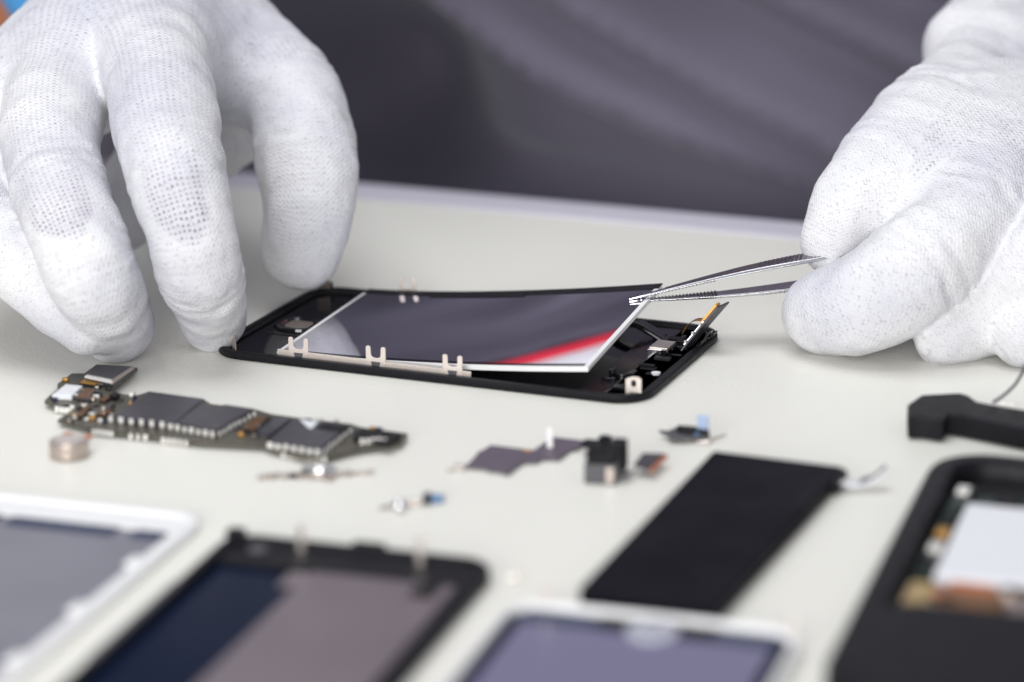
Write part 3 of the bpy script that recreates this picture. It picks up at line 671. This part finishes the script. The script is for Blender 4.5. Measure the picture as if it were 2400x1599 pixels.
for x in (17.5, 43):
    bm = new(); box(bm, x-.7, x+.7, -5.2, -4.8, 2.3, 8.2); obj('spring_clip', bm, M['steel'], b2, bevel=.1)
bm = new(); prism(bm, rrect(27, 34, -1.5, .8, .9), 1.5, 3.8); obj('moulded_boss', bm, M['black'], b2, bevel=.3)
bm = new(); box(bm, .2, 4, -3.6, -.4, 1.5, 4.6); obj('moulded_boss', bm, M['black'], b2, bevel=.5)
bm = new(); cyl(bm, 9, -7, 2.4, 3.0, 2.1, 20); obj('screw_boss', bm, M['bracket'], b2, bevel=.2)
# white framed panel with round button
w3 = thing('white_screen_frame', 'white phone screen frame with round home button and lavender lined film, in the foreground', 'phone part', (68, -169, 0), math.radians(5))
bm = new(); ring(bm, 0, 58.5, -116, 0, 8, [(0, .3), (0, 2.2), (.5, 2.9), (1.3, 2.9), (1.7, 2.5), (1.7, .3)], 10); obj('frame', bm, M['white'], w3, bevel=.2)
bm = new(); box(bm, 1.8, 56.7, -113, -1.8, .4, 1.4); obj('glass', bm, M['glass_dark'], w3)
bm = new(); box(bm, 4.5, 54, -9.6, -2.2, 1.42, 1.6); obj('slate_band', bm, M['film_blue'], w3)
bm = new(); box(bm, 5.0, 53.6, -112, -9.8, 1.42, 1.9); obj('film', bm, M['film_lined'], w3)
bm = new(); box(bm, 19, 42, -7.5, -2.4, 1.61, 1.9); obj('button_bracket', bm, M['black'], w3, bevel=.1)
bm = new(); cyl(bm, 30.5, -8.4, 1.92, 2.7, 5.0, 40); hb = obj('home_button', bm, M['pale_button'], w3, bevel=.3)
bm = new(); prism(bm, rrect(28.4, 32.6, -10.5, -6.3, 1.2), 2.7, 2.85); obj('button_mark', bm, M['shield'], hb)
bm = new(); prism(bm, rrect(28.8, 32.2, -10.1, -6.7, 1.0), 2.85, 2.9); obj('button_face', bm, M['pale_button'], hb)
bm = new(); box(bm, 55.8, 57.0, -4, -3.6, 2.9, 6.6); obj('spring_clip', bm, M['clip'], w3, bevel=.1)
bm = new(); box(bm, 7, 8.2, -1.6, -1.2, 2.9, 6.6); obj('spring_clip', bm, M['clip'], w3, bevel=.1)
bm = new(); box(bm, -.2, .6, -60, -14, .3, 2.0); obj('side_strip', bm, M['copper'], w3)
# tiny screw
p = at_z(1180, 1334, 0); sc = thing('tiny_screw', 'tiny steel screw on the table left of the black battery', 'screw', (p[0], p[1], 0))
bm = new(); tube(bm, [(-1, 0, .6), (.6, .1, .6)], .35, 8); obj('shaft', bm, M['steel'], sc)
bm = new(); tube(bm, [(.6, .1, .7), (1.1, .15, .7)], .75, 12); obj('head', bm, M['steel_warm'], sc)
# opened phone at right
p4 = thing('opened_phone', 'opened black phone with white battery and orange parts inside, at the lower right', 'phone', (126, -63, 0), math.radians(4.4))
bm = new(); ring(bm, 0, 62, -134, 0, 13, [(0, 1), (.3, 5.5), (1.2, 6.6), (5.4, 6.6), (6.2, 5.6), (6.2, 1.2), (2, .2)], 12); obj('housing', bm, M['black'], p4, bevel=.3)
bm = new(); prism(bm, rrect(5, 57, -129, -4, 8), .3, 1.8); obj('inner_tray', bm, M['black_matte'], p4)
bm = new(); box(bm, 11.5, 60, -73, -30, 1.8, 5.4); obj('battery_cell', bm, M['label_white'], p4, bevel=.4)
bm = new(); box(bm, 7.4, 11.2, -70, -16, 1.8, 4.2); box(bm, 12, 54, -26, -18, 1.8, 3.0); obj('circuit_board', bm, M['green'], p4, bevel=.1)
for k in range(6):
    bm = new(); yy = -67+k*8.8; box(bm, 8.0, 10.6, yy, yy+4, 4.22, 5.2); obj('chip', bm, M[['black_matte', 'solder', 'gold', 'black_matte', 'green', 'solder'][k]], p4, bevel=.2)
for k in range(4):
    bm = new(); xx = 16+k*9; box(bm, xx, xx+5, -25, -19.5, 3.02, 4.2); obj('chip', bm, M[['black_matte', 'shield', 'green', 'black_matte'][k]], p4, bevel=.2)
bm = new(); box(bm, 7, 56, -91, -73.3, 1.8, 3.8); obj('lower_board', bm, M['film_mauve'], p4, bevel=.2)
bm = new(); box(bm, 8, 13, -88, -77, 3.82, 5.4); obj('gold_block', bm, M['tan'], p4, bevel=.3)
bm = new(); box(bm, 14, 26, -88, -78, 3.82, 4.9); obj('copper_coil', bm, M['copper'], p4, bevel=.3)
bm = new(); box(bm, 15, 24, -77, -73.6, 3.82, 4.8); box(bm, 36, 56, -76.8, -73.6, 3.82, 5.0); obj('orange_tape', bm, M['orange'], p4, bevel=.3)
random.seed(21)
for k in range(34):
    xx, yy = random.uniform(9, 54), random.uniform(-89, -75); sx, sy = random.uniform(.8, 2.2), random.uniform(.6, 1.4)
    bm = new(); box(bm, xx-sx, xx+sx, yy-sy, yy+sy, 3.82, random.uniform(4.4, 5.1))
    obj('board_component', bm, M[random.choice(['copper', 'steel_warm', 'orange', 'black_matte', 'film_mauve', 'tan', 'solder'])], p4, bevel=.15)
bm = new(); box(bm, 29, 50, -89, -79, 3.82, 5.2); obj('steel_can', bm, M['steel_warm'], p4, bevel=.3)
bm = new(); prism(bm, rrect(4, 58, -131, -91.3, 10), 1.8, 6.9); obj('lower_cover', bm, M['black'], p4, bevel=.5)

# ------------------------------------------------------------------ signed distance modelling for gloves and body
import openvdb
def spline(chain, n):
    q = [np.r_[p, r_] for p, r_ in chain]; q = [2*q[0]-q[1]]+q+[2*q[-1]-q[-2]]; out = []
    for i in range(1, len(q)-2):
        p0, p1, p2, p3 = q[i-1:i+3]
        for k in range(n):
            t = k/n; out.append(.5*((2*p1)+(-p0+p2)*t+(2*p0-5*p1+4*p2-p3)*t*t+(-p0+3*p1-3*p2+p3)*t**3))
    out.append(q[-2]); return [(v[:3], float(v[3])) for v in out]
def cone(P_, a, b, ra, rb):
    ab = b-a; l2 = float(ab@ab)
    ap = P_-a; t = np.clip((ap@ab)/l2, 0, 1)
    d = np.linalg.norm(ap-t[..., None]*ab, axis=-1)
    return d-(ra+(rb-ra)*t)
def smin(a, b, k):
    h = np.clip(.5+.5*(b-a)/k, 0, 1); return b*(1-h)+a*h-k*h*(1-h)
def vnoise(P_, sc, seed):
    q = P_/sc; r = np.zeros(P_.shape[:-1], np.float32); rng = np.random.default_rng(seed)
    for _ in range(7):
        d = rng.normal(size=3); d /= np.linalg.norm(d); d *= rng.uniform(.7, 1.6); r += np.sin(q@(d*2*PI).astype(np.float32)+rng.uniform(0, 6.28)).astype(np.float32)
    return r/7
def sdf_mesh(name, groups, joins, vox, lo, hi, material, parent, wr=None, iters=2):
    """groups: list of chains; a chain is [(point, radius)...]; joins: blend radius of each chain"""
    lo = np.array(lo, float); hi = np.array(hi, float); dims = np.ceil((hi-lo)/vox).astype(int)
    g = np.full(dims, 30., np.float32)
    for chain, kin, kout in groups:
        chain = spline(chain, 3)
        rmax = max(r for _, r in chain)
        pp = np.array([p for p, _ in chain]); m = rmax+16
        i0 = np.clip(np.floor((pp.min(0)-m-lo)/vox).astype(int), 0, dims); i1 = np.clip(np.ceil((pp.max(0)+m-lo)/vox).astype(int), 0, dims)
        if np.any(i1 <= i0): continue
        ax = [lo[k]+np.arange(i0[k], i1[k])*vox for k in range(3)]
        P_ = np.stack(np.meshgrid(*ax, indexing='ij'), -1).astype(np.float32)
        d = None; s0 = 0.; sb = None
        for (a, ra), (b, rb) in zip(chain, chain[1:]):
            a = a.astype(np.float32); b = b.astype(np.float32); dd = cone(P_, a, b, ra, rb).astype(np.float32)
            L2 = float(np.linalg.norm(b-a)); sd = s0+np.clip((P_-a)@((b-a)/L2), 0, L2); s0 += L2
            sb = sd if sb is None else np.where(dd < d, sd, sb)
            d = dd if d is None else smin(d, dd, kin)
        if wr and kin < 1:   # puckers of the knit at the finger joints, slack between them
            q_ = vnoise(P_, 13, 9)
            for sj, am in ((25., .34), (31., .2), (50., .42), (57., .25)):
                d = d+am*np.cos((sb+2.6*q_)*2*PI/4.6)*np.exp(-((sb-sj)/4.5)**2)*(1+q_)
            d = d-.22*np.cos(sb*2*PI/25.)
        if wr: d = d+wr(P_)
        sl = tuple(slice(i0[k], i1[k]) for k in range(3))
        g[sl] = smin(g[sl], d, kout)
    grid = openvdb.FloatGrid(30.); grid.copyFromArray(g)
    pts, quads = grid.convertToQuads(0.)
    pts = lo+pts*vox
    me = bpy.data.meshes.new(name)
    me.vertices.add(len(pts)); me.vertices.foreach_set('co', (pts*MM).astype(np.float32).ravel())
    me.loops.add(len(quads)*4); me.polygons.add(len(quads))
    qd = np.array(quads)[:, ::-1]
    me.loops.foreach_set('vertex_index', qd.astype(np.int32).ravel())
    me.polygons.foreach_set('loop_start', np.arange(0, len(quads)*4, 4, dtype=np.int32))
    me.polygons.foreach_set('use_smooth', np.ones(len(quads), bool))
    me.update(calc_edges=True); me.validate()
    bm = bmesh.new(); bm.from_mesh(me)
    for _ in range(iters): bmesh.ops.smooth_vert(bm, verts=bm.verts, factor=.5, use_axis_x=True, use_axis_y=True, use_axis_z=True)
    bmesh.ops.recalc_face_normals(bm, faces=bm.faces)
    bm.to_mesh(me); bm.free()
    me.materials.append(material)
    o = bpy.data.objects.new(name, me); COL.objects.link(o); o.parent = parent
    return o
def knit_uv(o, chains, opens, camv=None):
    """course/wale coordinates in mm that follow the nearest finger, plus how open the knit is"""
    me = o.data; n = len(me.vertices); co = np.zeros(n*3, np.float32); me.vertices.foreach_get('co', co); co = co.reshape(-1, 3)/MM
    best = np.full(n, 1e9); who = np.zeros(n, int); S_ = np.zeros(n); T_ = np.zeros(n); O_ = np.zeros(n); pre = []
    for ci, chain in enumerate(chains):
        ch_ = spline(chain, 5); P0 = np.array([p for p, _ in ch_]); R0_ = np.array([r_ for _, r_ in ch_])
        d = np.full(n, 1e9)
        for k in range(len(P0)): d = np.minimum(d, np.linalg.norm(co-P0[k], axis=1)-R0_[k])
        m = d < best; best[m] = d[m]; who[m] = ci; pre.append((P0, R0_))
    for ci, (P0, R0_) in enumerate(pre):
        idx_ = np.where(who == ci)[0]
        if not len(idx_): continue
        tg = np.gradient(P0, axis=0); tg /= np.linalg.norm(tg, axis=1, keepdims=True)
        ss = np.r_[0, np.cumsum(np.linalg.norm(np.diff(P0, axis=0), axis=1))]
        ref = np.array([.35, -.85, .4]); E1 = []; E2 = []
        for u in tg:
            e1 = ref-u*(ref@u); e1 /= np.linalg.norm(e1); ref = e1; E1.append(e1); E2.append(np.cross(u, e1))
        E1 = np.array(E1); E2 = np.array(E2); q = co[idx_]
        dv = q[:, None, :]-P0[None]; d = np.linalg.norm(dv, axis=2)-R0_
        wt = np.exp(-(d-d.min(1, keepdims=True))/1.6); wt /= wt.sum(1, keepdims=True)
        s = (wt*(ss+np.einsum('nkc,kc->nk', dv, tg))).sum(1)
        a1 = (wt*np.einsum('nkc,kc->nk', dv, E1)).sum(1); a2 = (wt*np.einsum('nkc,kc->nk', dv, E2)).sum(1)
        ang_ = np.arctan2(a2, a1); S_[idx_] = s+ci*37.; T_[idx_] = ang_*9.5
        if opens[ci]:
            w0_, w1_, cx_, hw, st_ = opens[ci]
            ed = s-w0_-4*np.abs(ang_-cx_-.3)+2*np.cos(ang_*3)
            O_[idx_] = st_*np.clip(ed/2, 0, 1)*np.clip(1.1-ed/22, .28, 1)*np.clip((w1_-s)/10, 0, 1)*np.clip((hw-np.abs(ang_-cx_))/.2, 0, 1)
    uvl = me.uv_layers.new(name='knit'); li = np.zeros(len(me.loops), np.int32); me.loops.foreach_get('vertex_index', li)
    # keep quads that straddle the angular seam from stretching
    T4 = T_[li].reshape(-1, 4); mxT = T4.max(1, keepdims=True); per = 2*PI*9.5
    T4 = np.where(mxT-T4 > per/2, T4+per, T4); S4 = S_[li].reshape(-1, 4)
    bad = ((S4.max(1)-S4.min(1)) > 3.5) | ((T4.max(1)-T4.min(1)) > 4.5)
    S4[bad] = S4[bad, :1]; T4[bad] = T4[bad, :1]
    uvl.data.foreach_set('uv', np.stack([S4.ravel(), T4.ravel()], 1).astype(np.float32).ravel())
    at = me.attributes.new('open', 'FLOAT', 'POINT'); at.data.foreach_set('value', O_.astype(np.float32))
def J(px_, py_, dep, rpx, z=None):
    p = at_z(px_, py_, z) if z is not None else at_d(px_, py_, dep)
    dep = float((p-CAM)@FW); r = rpx*dep*S/F
    return (p, r)

person = thing('person', 'person in a grey work coat and white knitted gloves working with tweezers behind the table', 'person', (0, 200, 0))
PO = np.array([0, 200, 0])
def rel(chain): return [(p-PO, r) for p, r in chain]
# --- glove at the left
ring_f = [J(270, 750, 0, 80, z=8.9), J(222, 650, 690, 98), J(168, 520, 694, 104), J(125, 390, 706, 106), J(120, 270, 722, 114), J(180, 150, 745, 122)]
mid_f = [J(489, 727, 0, 75, z=8.3), J(457, 610, 694, 95), J(424, 470, 692, 104), J(390, 340, 700, 115), J(370, 220, 716, 122), J(340, 100, 742, 125)]
ind_f = [J(692, 575, 752, 88), J(711, 460, 748, 106), J(702, 340, 752, 111), J(672, 235, 760, 113), J(590, 140, 775, 112), J(480, 80, 790, 115)]
pinky = [J(200, 745, 700, 66), J(120, 670, 704, 82), J(30, 580, 708, 88), J(-50, 470, 715, 95), J(-60, 350, 730, 105), J(50, 230, 750, 108)]
thumb = [J(285, 500, 770, 75), J(340, 400, 775, 90), J(470, 320, 780, 100), J(560, 220, 790, 110), J(480, 90, 810, 120)]
palm = [J(175, 140, 752, 125), J(330, 90, 752, 130), J(480, 85, 790, 110)]
back = [J(330, 60, 770, 145), J(330, -60, 800, 175), J(300, -180, 850, 175), J(220, -280, 900, 150)]
back2 = [J(140, 160, 755, 115), J(220, 30, 790, 135)]
back3 = [J(50, 260, 746, 105), J(130, 170, 765, 112)]
web = [J(250, 130, 745, 90), J(420, 150, 750, 100), J(560, 190, 778, 80)]
for n_, c_ in (('ring', ring_f), ('mid', mid_f), ('ind', ind_f), ('pinky', pinky), ('thumb', thumb)):
    print(n_, [tuple(np.round(p, 0))+(round(r, 1),) for p, r in c_])
lch = [rel(c) for c in (ring_f, mid_f, ind_f, pinky, thumb, palm, back, back2, back3, web)]
wr = lambda P_: (.75*vnoise(P_, 15, 3)+.35*vnoise(P_, 6, 4)-.4).astype(np.float32)
allp = np.array([p for c in lch for p, r in c])
ks = [(.8, 2), (.8, 2), (.8, 2), (.8, 2), (.8, 3), (3, 14), (3, 16), (3, 14), (3, 12), (3, 8)]
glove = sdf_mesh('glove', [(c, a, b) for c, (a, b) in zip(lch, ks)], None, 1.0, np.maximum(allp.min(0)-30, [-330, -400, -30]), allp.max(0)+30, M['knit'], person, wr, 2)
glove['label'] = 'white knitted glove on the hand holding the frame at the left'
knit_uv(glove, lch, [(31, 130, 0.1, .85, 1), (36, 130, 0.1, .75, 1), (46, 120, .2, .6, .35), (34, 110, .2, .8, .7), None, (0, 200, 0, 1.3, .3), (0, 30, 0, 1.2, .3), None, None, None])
# blue cuff
w0_, w1_ = np.array(rel(back)[2][0]), np.array(rel(back)[3][0])
# --- glove at the right
idx = [J(1908, 555, 722, 66), J(1955, 475, 722, 90), J(2030, 385, 728, 104), J(2110, 290, 740, 108), J(2205, 205, 765, 98), J(2310, 110, 800, 120)]
mdl = [J(1895, 718, 712, 92), J(1975, 700, 706, 112), J(2080, 640, 704, 120), J(2195, 540, 710, 118), J(2320, 420, 728, 132), J(2440, 320, 770, 150)]
rng_ = [J(2168, 772, 706, 63), J(2235, 738, 710, 90), J(2335, 668, 710, 108), J(2450, 560, 705, 122), J(2520, 400, 730, 135)]
lit = [J(2350, 770, 702, 70), J(2430, 710, 704, 90), J(2550, 580, 715, 110), J(2620, 430, 740, 120)]
thm = [J(1950, 650, 745, 66), J(2020, 570, 756, 84), J(2120, 470, 775, 95), J(2260, 330, 800, 120)]
plm = [J(2080, 495, 724, 84), J(2150, 420, 727, 114), J(2245, 345, 738, 136), J(2340, 290, 752, 145), J(2480, 330, 755, 165)]
knk = [J(2214, 100, 790, 86), J(2330, 60, 810, 130)]
bk = [J(2440, 230, 790, 180), J(2560, 100, 840, 200), J(2680, -60, 900, 170)]
fill = [J(2390, 480, 734, 80), J(2430, 440, 738, 130), J(2520, 400, 745, 160)]
rch = [rel(c) for c in (idx, mdl, rng_, lit, thm, plm, knk, bk, fill)]
for n_, c_ in (('idx', idx), ('mdl', mdl), ('rng', rng_), ('lit', lit), ('thm', thm)):
    print(n_, [tuple(np.round(p, 0))+(round(r, 1),) for p, r in c_])
allp = np.array([p for c in rch for p, r in c])
ks = [(.8, 3), (.8, 3.5), (.8, 1.2), (.8, 2.5), (.8, 3), (1.5, 9), (3, 8), (3, 16), (3, 12)]
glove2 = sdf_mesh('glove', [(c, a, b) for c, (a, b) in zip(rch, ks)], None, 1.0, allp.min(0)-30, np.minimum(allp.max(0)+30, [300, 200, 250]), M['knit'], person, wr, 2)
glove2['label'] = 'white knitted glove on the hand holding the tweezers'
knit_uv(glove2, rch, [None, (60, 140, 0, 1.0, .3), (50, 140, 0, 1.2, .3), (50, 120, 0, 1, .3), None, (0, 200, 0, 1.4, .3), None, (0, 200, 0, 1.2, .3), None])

# --- body: torso with both arms, one continuous surface
A0 = J(280, -130, 870, 150)[0]-PO; A1 = J(-60, -10, 930, 150)[0]-PO; A2 = J(-500, 60, 1040, 150)[0]-PO
B1 = J(2560, 100, 840, 150)[0]-PO; B2 = J(2680, -60, 900, 150)[0]-PO
shL, shR = np.array([-210., 230., 430.]), np.array([190., 210., 430.])
armL = [(A0, 22), (A1, 26), (A2, 36), (shL, 55)]
armR = [(B1, 26), (B2, 30), (np.array([250., 60., 110.]), 42), (shR, 55)]
torso = [(np.array([0., 215., -150.]), 110), (np.array([0., 215., 100.]), 110), (np.array([0., 220., 380.]), 115), (np.array([0., 215., 470.]), 60), (np.array([0., 200., 540.]), 50)]
chest = [(np.array([-80., 215., 0.]), 90), (np.array([-110., 225., 400.]), 80), (shL, 60)]
chest2 = [(np.array([80., 215., 0.]), 90), (np.array([110., 225., 400.]), 80), (shR, 60)]
bd = [armL, armR, torso, chest, chest2]
allp = np.array([p for c in bd for p, r in c])
sdf_mesh('body', [(c, 1.5, 20) for c in bd], None, 6., allp.min(0)-130, allp.max(0)+130, M['skin'], person, None, 2)
# blue cuff of the left glove
bm = new(); c0 = Vector(A0); c1 = Vector(A1); dd = (c1-c0).normalized()
tube(bm, [c0+dd*(6*k) for k in range(-2, 6)], [25+.5*k for k in range(8)], 40, True); obj('glove_cuff', bm, M['cuff_blue'], person, smooth=True)

# --- coat: a draped front with diagonal folds
FOLDS = [([(-150, 66), (-99, 49), (-54, 28), (4, 8), (40, -5), (90, -30)], 30, 15, 7),
         ([(-90, 72), (-50, 52), (-11, 34), (31, 16), (80, -8)], 15, 9, 6),
         ([(-40, 84), (10, 60), (57, 40), (110, 12)], 15, 10, 6),
         ([(-170, 104), (-60, 87), (40, 74), (140, 50)], 15, 14, 7)]
def coat_y(x, z):
    """cloth depth behind the table edge: saw-tooth folds running down to the right"""
    y = 188 - PO[1]
    for line, A_, su, sd in FOLDS:
        xs = [p[0] for p in line]; zs = [p[1] for p in line]
        w = (z-6-float(np.interp(x, xs, zs)))*.92
        e = min(1, max(0, (x-xs[0]+40)/60))*min(1, max(0, (xs[-1]+40-x)/60))
        y -= A_*e*(math.exp(-w/su) if w > 0 else math.exp(-(w/sd)**2))
    y += 85*math.exp(-((x+140)/45)**2-((z-20)/38)**2)
    y += 26*(1/(1+math.exp((z-6)/6)))
    y -= 5*math.exp(-((x+75)/30)**2-((z-6)/5)**2)
    y += 1.2*math.sin(x/19.+z/9.)+.8*math.sin(x/11.-z/17)
    y += 90*max(0, (abs(x+10)-190)/120)**2
    return y
bm = new(); NX, NZ = 150, 130
vs = [[bm.verts.new((x, coat_y(x, z), z)) for x in np.linspace(-330, 310, NX)] for z in np.linspace(-170, 300, NZ)]
for i in range(NZ-1):
    for j in range(NX-1): bm.faces.new((vs[i][j], vs[i][j+1], vs[i+1][j+1], vs[i+1][j]))
coat = obj('coat', bm, M['cloth'], person, smooth=True)
def coat_band(name, z0, z1, m):
    bm = new(); rows = []
    for z in np.linspace(z0, z1, 6): rows.append([bm.verts.new((x, coat_y(x, z-.15*(x+80))-3.6, z-.15*(x+80))) for x in np.linspace(-190, 60, 80)])
    for A_, B_ in zip(rows, rows[1:]):
        for j in range(79): bm.faces.new((A_[j], A_[j+1], B_[j+1], B_[j]))
    o = obj(name, bm, m, coat, smooth=True); d_ = o.modifiers.new('th', 'SOLIDIFY'); d_.thickness = .001; return o
coat_band('red_trim', 96, 103, M['red']); coat_band('pale_panel', 103.3, 150, M['label_white'])
md = coat.modifiers.new('th', 'SOLIDIFY'); md.thickness = .002; md.offset = 1

# ------------------------------------------------------------------ lights, world, camera
def area(name, loc, target, size, power, col=(1, 1, 1)):
    l = bpy.data.lights.new(name, 'AREA'); l.shape = 'RECTANGLE'; l.size, l.size_y = size; l.energy = power; l.color = col
    o = bpy.data.objects.new(name, l); COL.objects.link(o); o.location = Vector(loc)*MM
    o.rotation_euler = (Vector(target)-Vector(loc)).to_track_quat('-Z', 'Y').to_euler(); return o
area('front_key', (120, -1000, 225), (-20, 0, 30), (.7, .35), 9.5, (1, .99, .97))  # unseen soft key behind the camera, kept low to brighten the fingertips
area('top_softbox', (-160, -60, 1000), (0, 20, 0), (.7, .7), 6.6, (.97, .98, 1))
w = bpy.data.worlds.new('World'); SC.world = w; w.use_nodes = True
w.node_tree.nodes['Background'].inputs[0].default_value = (.93, .95, 1, 1); w.node_tree.nodes['Background'].inputs[1].default_value = .42
cd = bpy.data.cameras.new('camera'); co_ = bpy.data.objects.new('camera', cd); COL.objects.link(co_)
cd.lens = F/W*36; cd.sensor_width = 36; cd.clip_start = .02; cd.clip_end = 20
R_ = RX*math.cos(RO)+UX*math.sin(RO); U_ = UX*math.cos(RO)-RX*math.sin(RO)
mt_ = Matrix(((R_[0], U_[0], -FW[0], CAM[0]*MM), (R_[1], U_[1], -FW[1], CAM[1]*MM), (R_[2], U_[2], -FW[2], CAM[2]*MM), (0, 0, 0, 1)))
co_.matrix_world = mt_
cd.dof.use_dof = True; cd.dof.focus_distance = .712; cd.dof.aperture_fstop = 6.2
SC.camera = co_
SC.view_settings.view_transform = 'Standard'; SC.view_settings.look = 'None'; SC.view_settings.exposure = 0; SC.view_settings.gamma = 1
SC.cycles.use_denoising = True
SC.cycles.max_bounces = 8
